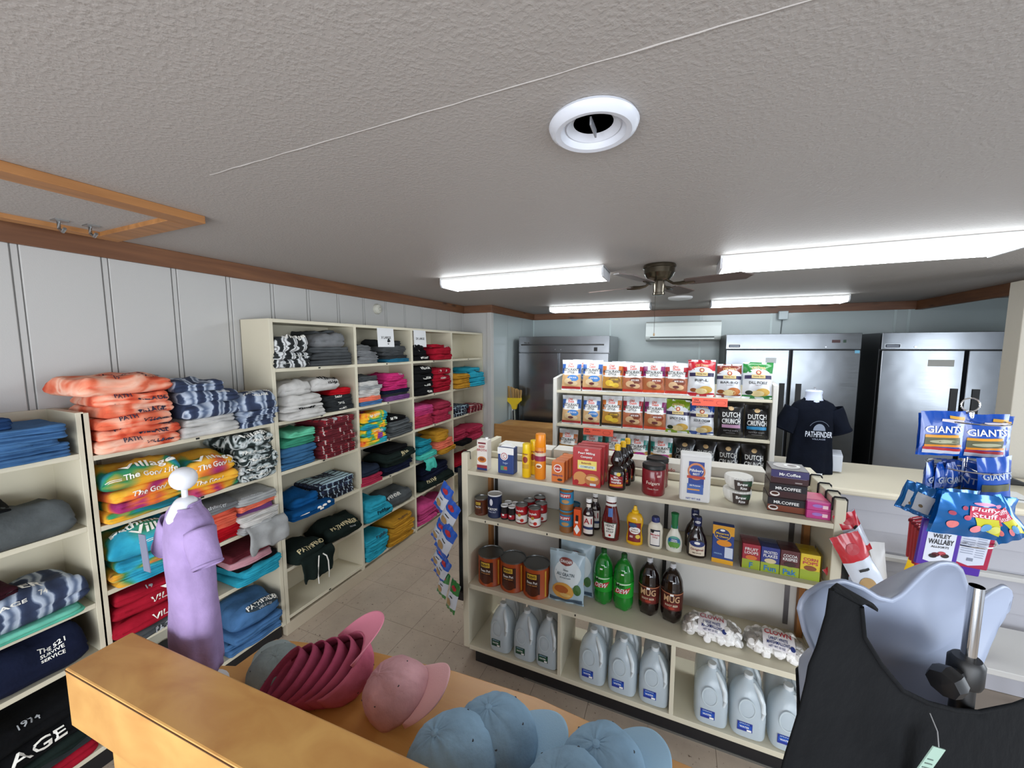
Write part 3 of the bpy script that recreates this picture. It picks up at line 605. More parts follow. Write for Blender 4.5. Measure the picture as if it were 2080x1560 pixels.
# tall unit, first column (y 1.615 - 2.26)
T1 = 'first tall column'
cell('left stack, top shelf of ' + T1, 1.745, 1.775, [('black and white tie-dye shirt', BW2, .055, [('=', -.04, 0, .003, IW, .05)], HD), ('black and white tie-dye shirt', BW2, .045, [('The Good', .02, .0, .012, IW)], dict(HD, Wd=.26)), ('black and white tie-dye hoodie with script', BW2, .085, [('Village', .0, .04, .036, IW, .14)], dict(HD, Wd=.21, dy=-.02, lump=1.5))], .25, .03)
cell('right stack, top shelf of ' + T1, 2.05, 1.775, [('charcoal sweatshirt', DGR, .045, (), HD), ('charcoal sweatshirt', DGR, .045, (), HD), ('charcoal sweatshirt', fab('#5a5d5f'), .045, (), HD), ('grey hoodie', MGR, .075, (), dict(HD, Wd=.27, dy=-.04, lump=1.6)), ('dark grey hood', DGR, .04, (), dict(HD, Wd=.18, dy=-.02, over=-.03, lump=2))], .36, .03)
cell('left stack, second shelf of ' + T1, 1.77, 1.435, [('white sweatshirt with side seam', WHT, .055, (), dict(HD, over=.08)), ('white sweatshirt with black letters', WHT, .035, [('VILLAGE', .0, .0, .016, BLK, .12)], dict(HD, over=.06, dy=.01)), ('white sweatshirt', WHT, .065, (), dict(HD, over=.05, dy=.01)), ('rolled white sweatshirt', WHT, .085, (), dict(HD, Wd=.24, dy=-.02, lump=1.3))], .29, .03)
cell('second shelf of %s, on the red shirt' % T1, 1.98, 1.60, [('white sweatshirt with black block letters', WHT, .085, [('PATHFINDER', .0, .045, .03, BLK, .16), ('VILLAGE', .03, .012, .014, BLK, .09)], dict(HD, lump=1.2))], .24, .04)
cell('right stack, second shelf of ' + T1, 2.12, 1.435, [('black shirt with white script', CHR, .035, [('VILLAGES', .0, .0, .012, IW)]), ('black shirt with white script', CHR, .04, [('Survive', .0, .0, .014, IW)]), ('black shirt with white script', CHR, .04, [('Survive', -.02, .01, .014, IW)]), ('bright red shirt', BRED, .045, (), dict(dy=.03, Wd=.18))], .24, .0)
cell('left stack, third shelf of ' + T1, 1.745, 1.11, [('blue sweatshirt', SBL, .04, (), HD), ('blue sweatshirt', SBL, .045, (), HD), ('blue sweatshirt', SBL, .06, (), HD), ('sea green shirt', GRN, .06, (), dict(dy=-.0, lump=1.5)), ('mint shirt', fab('#6cc7a2'), .045, (), dict(Wd=.2, dy=.02, lump=1.5))], .27, .03)
cell('right stack, third shelf of ' + T1, 2.06, 1.11, [('red plaid flannel shirt', RPL, .034, ()) for _ in range(7)] + [('red plaid flannel shirt with white tag', RPL, .045, [('O', -.05, .03, .02, IG, .04)], {})], .33, .02)
cell('right stack, fourth shelf of ' + T1, 2.05, 0.78, [('navy plaid flannel shirt', NPL, .03, ()), ('navy plaid flannel shirt', NPL, .03, ()), ('teal plaid flannel shirt', TPL, .035, ()), ('teal plaid flannel shirt', TPL, .035, ())], .37, .0)
cell('left stack, fourth shelf of ' + T1, 1.80, 0.78, [('bright blue shirt with white flower print', DBL, .045, [('=', -.09, .0, .004, IW, .05), ('O', .02, .01, .008, IW, .03), ('O', .06, .012, .007, IW, .035), ('O', .10, .02, .008, IW, .03), ('O', .04, -.004, .007, IW, .03)], dict(over=.09, Wd=.34)), ('crumpled bright blue shirt', DBL, .06, (), dict(Wd=.2, dy=-.03, over=.02, lump=2.2))], .30, .05)
cell('fifth shelf of %s, at right' % T1, 2.08, 0.455, [('dark green hoodie with cream letters', FOR, .12, [('PATHFINDER', .0, .06, .036, IC, .22), ('VILLAGE', .05, .02, .012, IG)], dict(HD, lump=1.3))], .36, .04)
cell('fifth shelf of %s, at left' % T1, 1.755, 0.455, [('dark green hoodie with dangling white cords', FOR, .10, [('PATHFIND', .0, .05, .034, IC, .2)], dict(HD, over=.07))], .26, .06)
# second column (2.285 - 2.95)
T2 = 'second tall column'
cell('left stack, top shelf of ' + T2, 2.41, 1.775, [('grey shirt', MGR, .03), ('grey shirt', MGR, .03), ('heather grey shirt', MGR, .045), ('heather grey shirt', fab('#6d6f70'), .05, (), dict(Wd=.18, dy=-.03, lump=1.6))], .24, .02)
cell('right stack, top shelf of ' + T2, 2.74, 1.775, [('dark teal shirt', fab('#2a6f8d'), .03, (), dict(dy=.04)), ('charcoal shirt', CHR, .03), ('charcoal shirt', DGR, .03), ('dark grey shirt', DGR, .05), ('crumpled charcoal shirt', CHR, .05, (), dict(Wd=.2, dy=-.03, lump=1.8))], .31, .02)
cell('left stack, second shelf of ' + T2, 2.415, 1.435, [('blue shirt', BLU, .03), ('coral shirt', SAL, .04), ('light grey shirt', WHT, .03), ('light grey shirt', WHT, .03), ('light grey shirt', LGR, .035), ('white shirt', WHT, .03, (), dict(Wd=.2)), ('charcoal shirt', DGR, .045, (), dict(Wd=.2, lump=1.5))], .25, .02)
cell('right stack, second shelf of ' + T2, 2.75, 1.435, [('purple shirt', PUR, .04), ('black shirt with white edge', CHR, .025), ('navy shirt', NVY, .03), ('hot pink shirt', HPK, .04, (), dict(dy=-.01)), ('hot pink shirt', HPK, .045, (), dict(Wd=.29, dy=-.03)), ('hot pink shirt with faint letters', HPK, .055, [('VILLAGE', .02, .02, .014, IG)], dict(Wd=.24, dy=-.04, lump=1.4))], .32, .03)
cell('left stack, third shelf of ' + T2, 2.43, 1.11, [('bright rainbow tie-dye shirt', RNB2, .04), ('bright rainbow tie-dye shirt', RNB2, .045), ('bright tie-dye shirt with white script', RNB2, .05, [('=', -.02, .0, .003, IW, .05), ('The Go', .03, .0, .012, IW)], {}), ('bright rainbow tie-dye shirt', RNB2, .05), ('bright rainbow tie-dye shirt with white print', RNB2, .07, [('THE GOOD', -.03, .02, .014, IW, .12)], {})], .27, .05)
cell('right stack, third shelf of ' + T2, 2.76, 1.11, [('slate grey sweatshirt', fab('#55595b'), .05, (), HD), ('slate grey sweatshirt', fab('#55595b'), .045, (), HD), ('slate grey sweatshirt', fab('#5a5e60'), .05, (), HD), ('black shirt with white letters', BLK, .035, [('PATH', -.06, .01, .022, IW)], dict(Wd=.26, dy=-.05))], .34, .04)
cell('left stack, fourth shelf of ' + T2, 2.40, 0.78, [('red shirt', ROS, .03), ('red shirt', ROS, .035), ('dark navy sweatshirt', fab('#232c3c'), .075, (), dict(HD, Wd=.21, dy=-.01))], .25, .03)
cell('right stack, fourth shelf of ' + T2, 2.73, 0.78, [('dark navy shirt', NVY, .04), ('dark navy shirt', NVY, .035), ('black green sweatshirt', FOR, .05, (), HD), ('black green sweatshirt with cream letters', FOR, .065, [('PATHF', .03, .02, .034, IC, .12)], dict(HD, over=.07, Wd=.4, dy=-.01)), ('black sweatshirt', BLK, .04, (), dict(HD, Wd=.3))], .36, .03)
cell('left stack, fifth shelf of ' + T2, 2.44, 0.455, [('turquoise sweatshirt with black script', TUR, .10, [('Pathfinder', .03, .02, .026, BLK, .16)], dict(HD, over=.06)), ('crumpled turquoise shirt', TUR, .06, (), dict(Wd=.2, dy=-.03, lump=2))], .28, .04)
cell('right stack, fifth shelf of ' + T2, 2.76, 0.455, [('slate grey sweatshirt with white block letters', fab('#55595b'), .11, [('FINDER', -.06, .05, .028, IW, .14)], dict(HD, lump=1.3))], .33, .02)
cell('left stack, bottom shelf of ' + T2, 2.42, 0.13, [('turquoise shirt', TUR, .04), ('turquoise shirt', TUR, .04), ('turquoise shirt', TUR, .045), ('turquoise shirt with black script', TUR, .05, [('Pathfi', .03, .02, .018, IB, .10)], {})], .27, .04)
cell('right stack, bottom shelf of ' + T2, 2.73, 0.13, [('mustard shirt', MUS, .04) for _ in range(4)] + [('mustard shirt with brown script', MUS, .06, [('Pathfinder', .0, .03, .020, C('#5b3d17', .7), .14)], {})], .33, .05)
# third column (2.98 - 3.645)
T3 = 'third tall column'
VR = lambda m=IW: [('VILLAGE', .03, .0, .020, m, .12)]
cell('left stack, top shelf of ' + T3, 3.12, 1.775, [('black sweatshirt with white letters', BLK, .05, VR(), HD), ('black sweatshirt with white numbers', BLK, .055, [('19', -.03, .02, .02, IW)], dict(HD, Wd=.22, dy=-.03)), ('black hoodie', BLK, .05, (), dict(HD, Wd=.16, dy=-.05, lump=2))], .28, .02)
cell('right stack, top shelf of ' + T3, 3.43, 1.775, [('red sweatshirt', RED, .055, (), dict(HD, over=.07)), ('red sweatshirt with cream print', RED, .075, [('VILLAGE', .03, .04, .016, IW, .12)], dict(HD, over=.06)), ('red hoodie', RED, .03, (), dict(HD, Wd=.2, dy=-.08))], .33, .05)
cell('left stack, second shelf of ' + T3, 3.12, 1.435, [('black sweatshirt with white letters', BLK, .07, VR(), HD) for _ in range(3)] + [('black sweatshirt with large white letters', BLK, .075, [('VILLAGE', .0, .02, .022, IW, .14)], HD)], .30, .04)
cell('right stack, second shelf of ' + T3, 3.45, 1.435, [('red sweatshirt', RED, .055, (), HD), ('red sweatshirt', RED, .055, (), HD), ('red sweatshirt with white letters', RED, .075, [('VILLAGE', .0, .0, .018, IW, .10)], HD), ('red sweatshirt with white numbers', RED, .06, [('19', -.06, .01, .022, IW), ('74', .06, .01, .022, IW)], HD)], .31, .03)
cell('left stack, third shelf of ' + T3, 3.13, 1.11, [('rose red shirt', ROS, .04), ('rose red shirt', ROS, .04), ('rose red shirt', ROS, .045), ('rose shirt', fab('#b6366a'), .045), ('magenta pink shirt', PNK, .05)], .31, .02)
cell('right stack, third shelf of ' + T3, 3.46, 1.11, [('rose red sweatshirt', ROS, .045), ('rose red sweatshirt', ROS, .045), ('rose red sweatshirt', ROS, .05), ('dusty rose sweatshirt', fab('#9c2f47'), .075, (), HD)], .31, .03)
cell('left stack, fourth shelf of ' + T3, 3.12, 0.78, [('grey shirt', MGR, .025), ('aqua shirt sagging over the edge', fab('#4fc4b4'), .045, (), dict(over=.07, dy=.02)), ('teal shirt', fab('#21899b'), .08, (), dict(over=.05, lump=1.4)), ('teal shirt', fab('#21899b'), .05, (), dict(Wd=.2, lump=1.5))], .28, .05)
cell('right stack, fourth shelf of ' + T3, 3.45, 0.78, [('mustard shirt', MUS, .05, (), dict(over=.09)), ('salmon shirt', SAL, .04, (), dict(over=.06)), ('salmon shirt', SAL, .05, (), dict(over=.05)), ('mustard shirt', MUS, .06, (), dict(Wd=.24, dy=-.05, lump=1.4)), ('mustard shirt', MUS, .04, (), dict(Wd=.2, dy=-.03))], .32, .05)
cell('fifth shelf of ' + T3, 3.32, 0.455, [('dark green sweatshirt with cream letters', FOR, .10, [('PATHF', -.12, .04, .036, IC, .15)], dict(HD, over=.05, Wd=.58)), ('dark navy sweatshirt', NVY, .055, (), HD), ('dark navy sweatshirt', NVY, .06, (), HD)], .5, .02)
cell('left stack, bottom shelf of ' + T3, 3.15, 0.13, [('magenta pink sweatshirt', PNK, .05, (), HD), ('magenta pink sweatshirt', PNK, .055, (), HD), ('magenta pink sweatshirt', PNK, .09, (), HD)], .32, .04)
cell('right stack, bottom shelf of ' + T3, 3.48, 0.13, [('magenta pink shirt', PNK, .06, (), HD), ('magenta pink shirt', PNK, .06, (), HD)], .30, .02)
# fourth column (3.675 - 4.37)
T4 = 'fourth tall column'
cell('left stack, second shelf of ' + T4, 3.83, 1.435, [('mustard sweatshirt', MUS, .055, (), dict(HD, over=.07)), ('mustard sweatshirt', MUS, .06, (), HD), ('mustard sweatshirt', MUS, .05, (), HD)], .29, .05)
cell('right stack, second shelf of ' + T4, 4.14, 1.435, [('turquoise sweatshirt', TUR, .05, (), dict(HD, over=.09)), ('turquoise sweatshirt', TUR, .05, (), dict(HD, over=.07)), ('turquoise sweatshirt with dark script', TUR, .075, [('Pathfinder', .03, .04, .02, IB, .14)], dict(HD, over=.06)), ('turquoise sweatshirt', TUR, .05, (), dict(HD, Wd=.25))], .38, .06)
cell('left stack, third shelf of ' + T4, 3.85, 1.11, [('navy plaid flannel shirt', NPL, .035), ('navy plaid flannel shirt', NPL, .035), ('teal plaid flannel shirt', TPL, .04)], .32, .02)
cell('right stack, third shelf of ' + T4, 4.17, 1.11, [('red plaid flannel shirt', RPL, .04), ('red plaid flannel shirt', RPL, .045)], .32, .05)
cell('right stack, fourth shelf of ' + T4, 4.14, 0.78, [('red shirt', ROS, .05, (), dict(over=.06)), ('red shirt', ROS, .055), ('red shirt', ROS, .05)], .38, .05)
cell('left stack, fourth shelf of ' + T4, 3.83, 0.78, [('black shirt', BLK, .04, (), dict(over=.10)), ('rose red shirt', ROS, .06), ('rose red shirt', ROS, .06)], .28, .02)
cell('fifth shelf of ' + T4, 3.95, 0.455, [('navy sweatshirt', NVY, .07, (), HD), ('red shirt', RED, .07)], .5, .04)
# cloth hanging over shelf edges
def drape(name, label, cat, y, z, w, drop, mat, over, sd, parent=None, cords=False, taper=0.0):
    def f(i, j):
        a = (i - .5) * w * (1 - taper * j); n = noise.noise(Vector((i * 4 + sd, j * 2, sd)))
        ed = 0.018 * sin(i * 9 + sd) * j + 0.02 * noise.noise(Vector((i * 6, sd, 3))) * j
        x = 0.012 + 0.016 * n - 0.035 * (1 - min(1, j * 5)) + 0.012 * sin(i * 14 + sd) * j
        return Vector((x, a + .01 * n * j, -drop * j - ed * 0.6 + 0.004))
    mb = MB(); mb.grid(f, 20, 12, mat); o = mb.build(name, smooth=80, solid=0.009, loc=(XF + over, y, z)); tag(o, label, cat)
    if cords:
        c = MB()
        for a in (-.04, .04):
            c.tube([(0.03, a * .4, -0.01), (0.045, a * .8, -0.03), (0.05, a, -0.07), (0.048, a * 1.1, -0.14), (0.05, a * 1.05, -0.19)], 0.004, IW, 6)
        c.build('drawstring', o)
    return o
drape('hanging_sweatshirt', 'dark green hood and sleeve with white cords hanging off fifth shelf edge', 'sweatshirt', 1.79, 0.50, 0.26, 0.17, FOR, 0.075, 3, cords=True, taper=.15)
drape('hanging_shirt', 'grey shirt draped over the middle shelf edge of the short unit', 'shirt', 1.46, 0.862, 0.235, 0.15, LGR, 0.075, 8)
drape('hanging_shirt', 'aqua shirt corner hanging off the fourth shelf of third column', 'shirt', 3.10, 0.80, 0.16, 0.10, fab('#4fc4b4'), 0.085, 5)
# ------------------------------------------------------------------ front grocery gondola
GY = 1.881
def on_y(u, v, Y):
    p = ray_at(u, v, 1.0) - Vector((0, 0, EYE)); return Vector((0, 0, EYE)) + p * (Y / p.y)
g = thing('gondola_shelf', 'long low cream grocery gondola with three shelves and jug bays', 'gondola shelf', (-0.25, GY, 0))
gx = lambda x: x + 0.25
ZS = {1: 1.20, 2: 0.925, 3: 0.51, 4: 0.122}
MB().box(gx(-1.134), gx(-1.095), 0, 0.47, 0.10, 1.30, CREAM).build('side_panel', g, 0, bevel=0.004)
pr = MB().box(gx(0.600), gx(0.637), 0, 0.47, 0.10, 1.30, CREAM).build('side_panel', g, 0, bevel=0.004)
for z, th in ((1.20, .022), (0.925, .022)): MB().box(gx(-1.095), gx(0.600), 0, 0.30, z - th, z, CREAM).build('shelf', g, 0, bevel=0.002)
MB().box(gx(-1.095), gx(0.600), 0, 0.33, 0.482, 0.51, CREAM).build('deck', g, 0, bevel=0.002)
MB().box(gx(-1.095), gx(0.600), 0, 0.40, 0.095, 0.122, CREAM).build('bottom_deck', g, 0, bevel=0.002)
for x in (-0.536, 0.030): MB().box(gx(x) - .010, gx(x) + .010, 0, 0.33, 0.122, 0.482, CREAM).build('divider', g, 0, bevel=0.002)
MB().box(gx(-1.095), gx(0.600), 0.305, 0.315, 0.51, 1.23, C('#d4d2cd', 0.55)).build('back_panel', g, 0)
MB().box(gx(-1.095), gx(0.600), 0.33, 0.34, 0.30, 0.482, C('#9d9483', 0.6)).build('lower_back', g, 0)
MB().box(gx(-1.095), gx(0.600), 0.298, 0.33, 1.20, 1.235, CREAM).build('top_rail', g, 0, bevel=0.003)
MB().box(gx(-1.095), gx(0.600), 0.33, 0.47, 1.185, 1.205, CREAM).build('rear_ledge', g, 0)
MB().box(gx(-1.07), gx(0.57), 0.03, 0.42, 0.0, 0.095, KICK).build('kick_board', g, 0, bevel=0.004)
MB().box(gx(-0.75), gx(0.57), 0.026, 0.03, 0.0, 0.012, C('#8a8b88', 0.25, 0.8)).build('kick_strip', g, 0)
for x in (-1.055, -0.62, -0.03, 0.535):
    MB().box(gx(x) - .010, gx(x) + .010, 0.298, 0.306, 0.54, 1.17, C('#2c2b29', 0.5) if x < 0.3 else C('#77757a', 0.35, 0.7)).build('shelf_standard', g, 0)
for x in (-1.085, 0.585): MB().box(gx(x) - .012, gx(x) + .012, 0.262, 0.298, 0.51, 1.178, C('#9a6634', 0.6)).build('wood_post', g, 0)
for yy in (0.02, 0.10, 0.20, 0.32): MB().tube([(gx(.595), yy, 1.25), (gx(.596), yy, 1.300), (gx(.602), yy, 1.306), (gx(.635), yy, 1.306), (gx(.642), yy, 1.300), (gx(.642), yy, 1.25)], 0.004, BLACK, 6).build('cable_tie', g)
MB().tube([(gx(-1.14), 0.03, 1.27), (gx(-1.138), 0.03, 1.304), (gx(-1.092), 0.03, 1.304), (gx(-1.090), 0.03, 1.26)], 0.003, BLACK, 6).build('cable_tie', g)
for x, z in ((-0.98, 0.925), (-0.61, 0.925), (-0.45, 0.51), (-0.9, .925)): MB().box(gx(x) - .003, gx(x) + .003, -0.002, 0, z - .016, z - .006, BLACK).build('price_clip', g, 0)
PW = C('#f0f0ee', 0.5); DR = C('#a5161f', 0.45); NV = C('#1d2f6e', 0.45); YL = C('#f0c419', 0.45); ORc = C('#d9741f', 0.5)
def carton(name, label, loc, w, d, h, mat, design, cat='box', rz=0, group=None, bevel=0.002):
    t = thing(name, label, cat, loc, rz, group); MB().box(-w / 2, w / 2, 0, d, 0, h, mat).build('carton', t, 0, bevel=bevel)
    S = flat(0.0)
    for i, (nm, fn) in enumerate(design):
        mb = MB(); fn(mb, S); mb.build(nm, t, 0)
    return t
def T(*a, **k): return lambda mb, S: text(mb, S, *a, **k)
def Rr(*a, **k): return lambda mb, S: rect(mb, S, *a, **k)
def Ov(*a, **k): return lambda mb, S: oval(mb, S, *a, **k)
# top shelf
z = ZS[1]
t = carton('broth_carton', 'tall white beef broth carton at left end of the top shelf', (-1.022, 1.925, z), .066, .055, .175, C('#e6e0d8', .4), [('band', Rr(-.033, .033, 0, .03, C('#8e2430', .4))), ('foot_band', Rr(-.033, .033, 0, .012, NV, .0012)), ('lettering', T('BEEF', 0, .138, .014, DR, .002)), ('lettering', T('BROTH', 0, .118, .014, DR, .002)), ('banner', Rr(-.025, .025, .153, .163, C('#7b2a33', .4))), ('picture', Ov(0, .062, .028, .018, C('#c9782f', .5))), ('picture_detail', Ov(0, .064, .018, .010, C('#7f3b18', .5), .002))], 'carton')
MB().lathe([(.009, .175), (.009, .187), (0, .187)], PW, 16, (.016, .03, 0)).build('cap', t)
t = carton('sugar_bag', 'blue and white paper sugar bag beside the broth carton', (-0.868, 1.915, z), .098, .06, .150, C('#24407f', .5), [('white_top', Rr(-.049, .049, .112, .150, PW)), ('emblem', Ov(-.008, .102, .024, .024, PW, .0018)), ('emblem_ring', Ov(-.008, .102, .019, .019, C('#b24a58', .4), .0024)), ('emblem_core', Ov(-.008, .102, .015, .015, PW, .003)), ('lettering', T('C', -.008, .102, .018, DR, .0035)), ('lettering', T('Sugar', .0, .062, .014, C('#9fb4d8', .5), .0018)), ('picture', Rr(-.03, .01, .02, .045, C('#4f8a6a', .5))), ('picture_detail', Rr(-.01, .01, .025, .042, C('#c8553c', .5), .0016))], 'bag', bevel=.006)
MB().prism([(-.04, .150), (.045, .150), (.02, .166), (-.025, .163)], -.045, -.012, PW, Matrix.Rotation(pi / 2, 4, 'X')).build('folded_top', t, 0, bevel=.003)
def spray(label, loc, r, h, body, cap, design):
    t = thing('spray_can', label, 'spray can', loc); hc = h * .70
    MB().lathe([(r * .95, 0), (r, .004), (r, hc), (r * .9, hc + .006)], body, 28).build('can', t)
    MB().lathe([(r * .93, hc + .004), (r * .96, hc + .006), (r * .92, h - .006), (r * .85, h), (0, h)], cap, 28).build('cap', t)
    S = cyl(r)
    for nm, fn in design: mb = MB(); fn(mb, S); mb.build(nm, t, 0)
    return t
YC = C('#e5b80e', .35); OC = C('#e2861a', .35)
ds = [('emblem', Ov(.0, .10, .014, .018, C('#8a2b1c', .4), rings=2)), ('label_band', Rr(-.02, .02, .05, .075, C('#c99a1c', .4), .001, 6, 1)), ('lettering', T('Pledge', 0, .13, .010, C('#7a2020', .4), .002))]
spray('yellow spray can with yellow cap, in front of its twin', (-.745, 1.925, z), .025, .185, YC, C('#f2cf1a', .3), ds); spray('yellow spray can standing behind the other yellow one', (-.725, 1.99, z), .025, .19, YC, C('#f2cf1a', .3), ds)
spray('tallest orange spray can on the top shelf', (-.667, 1.93, z), .030, .245, OC, C('#ee8f14', .3), [('label_band', Rr(-.045, .045, .10, .128, C('#8f1c46', .4), .001, 12, 1)), ('label_band', Rr(-.045, .045, .128, .145, C('#d9c9b0', .4), .001, 12, 1)), ('lettering', T('Angelene', 0, .152, .013, C('#8f1c46', .4), .002, .05)), ('picture', Ov(0, .075, .018, .013, C('#f0e2c8', .4), rings=2)), ('picture_detail', Ov(0, .072, .012, .007, C('#8a4a1c', .4), .002))])
sd = carton('baking_soda_box', 'orange baking soda box, front one of the row', (-.562, 1.905, z), .068, .042, .108, C('#d2702a', .5), [('emblem', Ov(.0, .074, .022, .022, PW)), ('emblem_ring', Ov(.0, .074, .018, .018, C('#b83222', .4), .0016)), ('lettering', T('A&H', 0, .074, .012, PW, .0022)), ('lettering', T('Baking Soda', 0, .036, .012, C('#283a7a', .4), .002, .055)), ('picture', Ov(.012, .014, .014, .007, C('#3c2a20', .4)))])
for i in range(3): dup(sd, (-.556 + i * .006, 1.905 + .045 * (i + 1), z), ['second orange baking soda box from the front', 'third orange baking soda box from the front', 'rearmost orange baking soda box of the row'][i])
pk = carton('pancake_mix_box', 'red pancake mix box, front one of three', (-.41, 1.90, z), .142, .042, .200, C('#b01f25', .4), [('yellow_panel', Rr(-.045, .052, .088, .135, C('#e8d067', .4))), ('ribbon', Rr(-.038, .045, .095, .110, C('#cfe0da', .4), .0016)), ('lettering', T('Pearl Milling', .0, .172, .014, PW, .002, .085)), ('lettering', T('Company', .0, .153, .014, PW, .002, .06)), ('lettering', T('COMPLETE', .003, .1025, .008, C('#5a5f5c', .4), .0024, .065)), ('lettering', T('Buttermilk', .0, .122, .010, C('#8a1a1a', .4), .002, .05)), ('pancakes', Ov(-.03, .042, .036, .034, C('#cf8d4d', .5), .0014)), ('pancakes', Ov(.03, .038, .038, .032, C('#b06a35', .5), .0016)), ('pancake_stack', Ov(.03, .046, .03, .012, C('#e2b277', .5), .0022)), ('butter', Rr(.022, .044, .036, .052, YL, .003)), ('strawberry', Ov(-.05, .02, .012, .012, C('#a3131b', .4), .002)), ('price_tag', Rr(.02, .05, .008, .02, C('#c9cdd8', .4), .002)), ('logo', Ov(0, .19, .010, .006, C('#d9a0a0', .4)))])
dup(pk, (-.402, 1.955, z), 'middle red pancake mix box of three'); dup(pk, (-.394, 2.01, z), 'rearmost red pancake mix box of three')
sp = [(.0, 0), (.040, 0), (.043, .006), (.043, .085), (.036, .105), (.022, .118), (.032, .135), (.033, .15), (.022, .178), (.014, .195), (.013, .202), (.0, .202)]
def syrup(label, loc):
    t = thing('syrup_bottle', label, 'bottle', loc); MB().lathe(sp, C('#160b0a', .12, coat=.6), 32, ky=.75).build('bottle', t)
    MB().lathe([(.0145, .198), (.0145, .222), (.010, .228), (0, .228)], C('#e9b81b', .35), 20).build('cap', t); S = cyl(interp(sp[1:-1]), .75)
    mb = MB(); quad(mb, S, [(-.036, .015), (.036, .015), (.033, .072), (-.033, .078)], C('#8d1620', .35), .001, 10, 4); mb.build('label', t)
    mb = MB(); quad(mb, S, [(-.034, .018), (.034, .024), (.034, .034), (-.034, .028)], C('#d9892b', .35), .0016, 10, 1); mb.build('label_stripe', t)
    for s_, v_, h_, w_ in (("Mrs.", .068, .009, .022), ('Butter-', .056, .013, .05), ('worths', .042, .013, .05)): mb = MB(); text(mb, S, s_, 0, v_, h_, PW, .002, w_); mb.build('lettering', t, 0)
    mb = MB(); oval(mb, S, .012, .083, .010, .009, C('#d9bb3a', .4), .0022, rings=2); mb.build('sticker', t)
    return t
syrup('front dark syrup bottle with yellow cap', (-.262, 1.935, z)); syrup('second dark syrup bottle with yellow cap, behind the front one', (-.245, 2.01, z)); syrup('rearmost dark syrup bottle with yellow cap', (-.232, 2.085, z))
def coffee(label, loc):
    t = thing('coffee_canister', label, 'canister', loc); RC = C('#7e1622', .25, coat=.4)
    pf = [(.0, 0), (.050, 0), (.054, .006), (.054, .118), (.050, .126), (0, .126)]; MB().lathe(pf, RC, 36).build('canister', t)
    MB().lathe([(.050, .124), (.054, .128), (.054, .142), (.050, .148), (.046, .144), (0, .144)], BLACK, 36).build('lid', t)
    mb = MB(); text(mb, cyl(.054), 'Folgers', 0, .062, .020, C('#d9c3b8', .4), .0014, .062); mb.build('lettering', t, 0)
    mb = MB(); text(mb, cyl(.054), 'Classic Roast', 0, .036, .008, C('#c2a59c', .4), .0014, .05); mb.build('lettering', t, 0)
    mb = MB(); rect(mb, cyl(.054), .018, .034, .094, .104, C('#cfa9a0', .4), .0014, 3, 1); mb.build('price_tag', t, 0); return t
coffee('front red coffee canister with black lid', (-.090, 1.948, z)); coffee('rear red coffee canister with black lid', (-.080, 2.065, z))
t = carton('flour_bag', 'white paper flour bag with blue square print on the top shelf', (.09, 1.90, z), .128, .075, .215, C('#dcdcdb', .6), [('blue_panel', Rr(-.028, .036, .072, .190, C('#26408f', .45))), ('emblem_ring', Ov(.004, .145, .037, .040, C('#c97f55', .45), .0014)), ('emblem', Ov(.004, .145, .030, .030, C('#2a4596', .45), .002)), ('ribbon', Rr(-.034, .040, .112, .124, C('#b8402e', .45), .0026)), ('lettering', T('Pillsbury', .004, .148, .017, PW, .0032, .058)), ('lettering', T('BEST', .004, .133, .010, PW, .0032)), ('lower_panel', Rr(-.032, .035, .040, .086, C('#3f62ad', .45), .0016)), ('lettering', T('All Purpose', .0, .078, .009, PW, .0026, .045)), ('stripe', Rr(-.030, .02, .056, .063, C('#d99a4e', .45), .0026)), ('lettering', T('NET WT 5LB', -.005, .016, .008, C('#4a5ca0', .5), .002, .06))], 'bag', bevel=.010)
MB().box(-.064, .064, .004, .072, .205, .222, C('#e4e4e3', .6)).build('folded_top', t, 0, bevel=.006)
for i, (zz, l) in enumerate(((z, 'lower clear pack of white coffee filters'), (z + .062, 'upper clear pack of white coffee filters'))):
    t = thing('filter_pack', l, 'filter pack', (.272 + .004 * i, 2.0, zz), .15)
    pf = [(.0, 0), (.036, 0), (.05, .012), (.058, .045), (.055, .060), (.0, .060)]
    mb = MB(); R9 = interp(pf[1:-1])
    mb.grid(lambda i, j: Vector((R9(j * .06) * cos(2 * pi * i) * (1 + .05 * sin(40 * 2 * pi * i) * j + .05 * noise.noise(Vector((i * 8, j * 3, zz)))), R9(j * .06) * sin(2 * pi * i) * (1 + .03 * sin(40 * 2 * pi * i)), j * .06)), 96, 6, C('#dedcd6', .35), True)
    mb.add([Vector((.055 * cos(k * pi / 12), .055 * sin(k * pi / 12), .0595)) for k in range(24)], [tuple(range(24))], C('#e4e2dc', .5)); mb.build('filters', t)
    S = cyl(.060); mb = MB(); quad(mb, S, [(-.03, .006), (.035, .004), (.045, .05), (-.035, .052)], C('#33251d', .4), .001, 8, 2); mb.build('label', t)
    mb = MB(); quad(mb, S, [(-.0, .03), (.042, .026), (.044, .048), (.0, .05)], C('#2c4a34', .4), .0016, 6, 1); mb.build('label_panel', t)
    mb = MB(); text(mb, S, 'Brew', 0.0, .036, .014, PW, .0026); mb.build('lettering', t, 0)
    mb = MB(); text(mb, S, 'Rite', 0.004, .018, .012, PW, .0026); mb.build('lettering', t, 0)
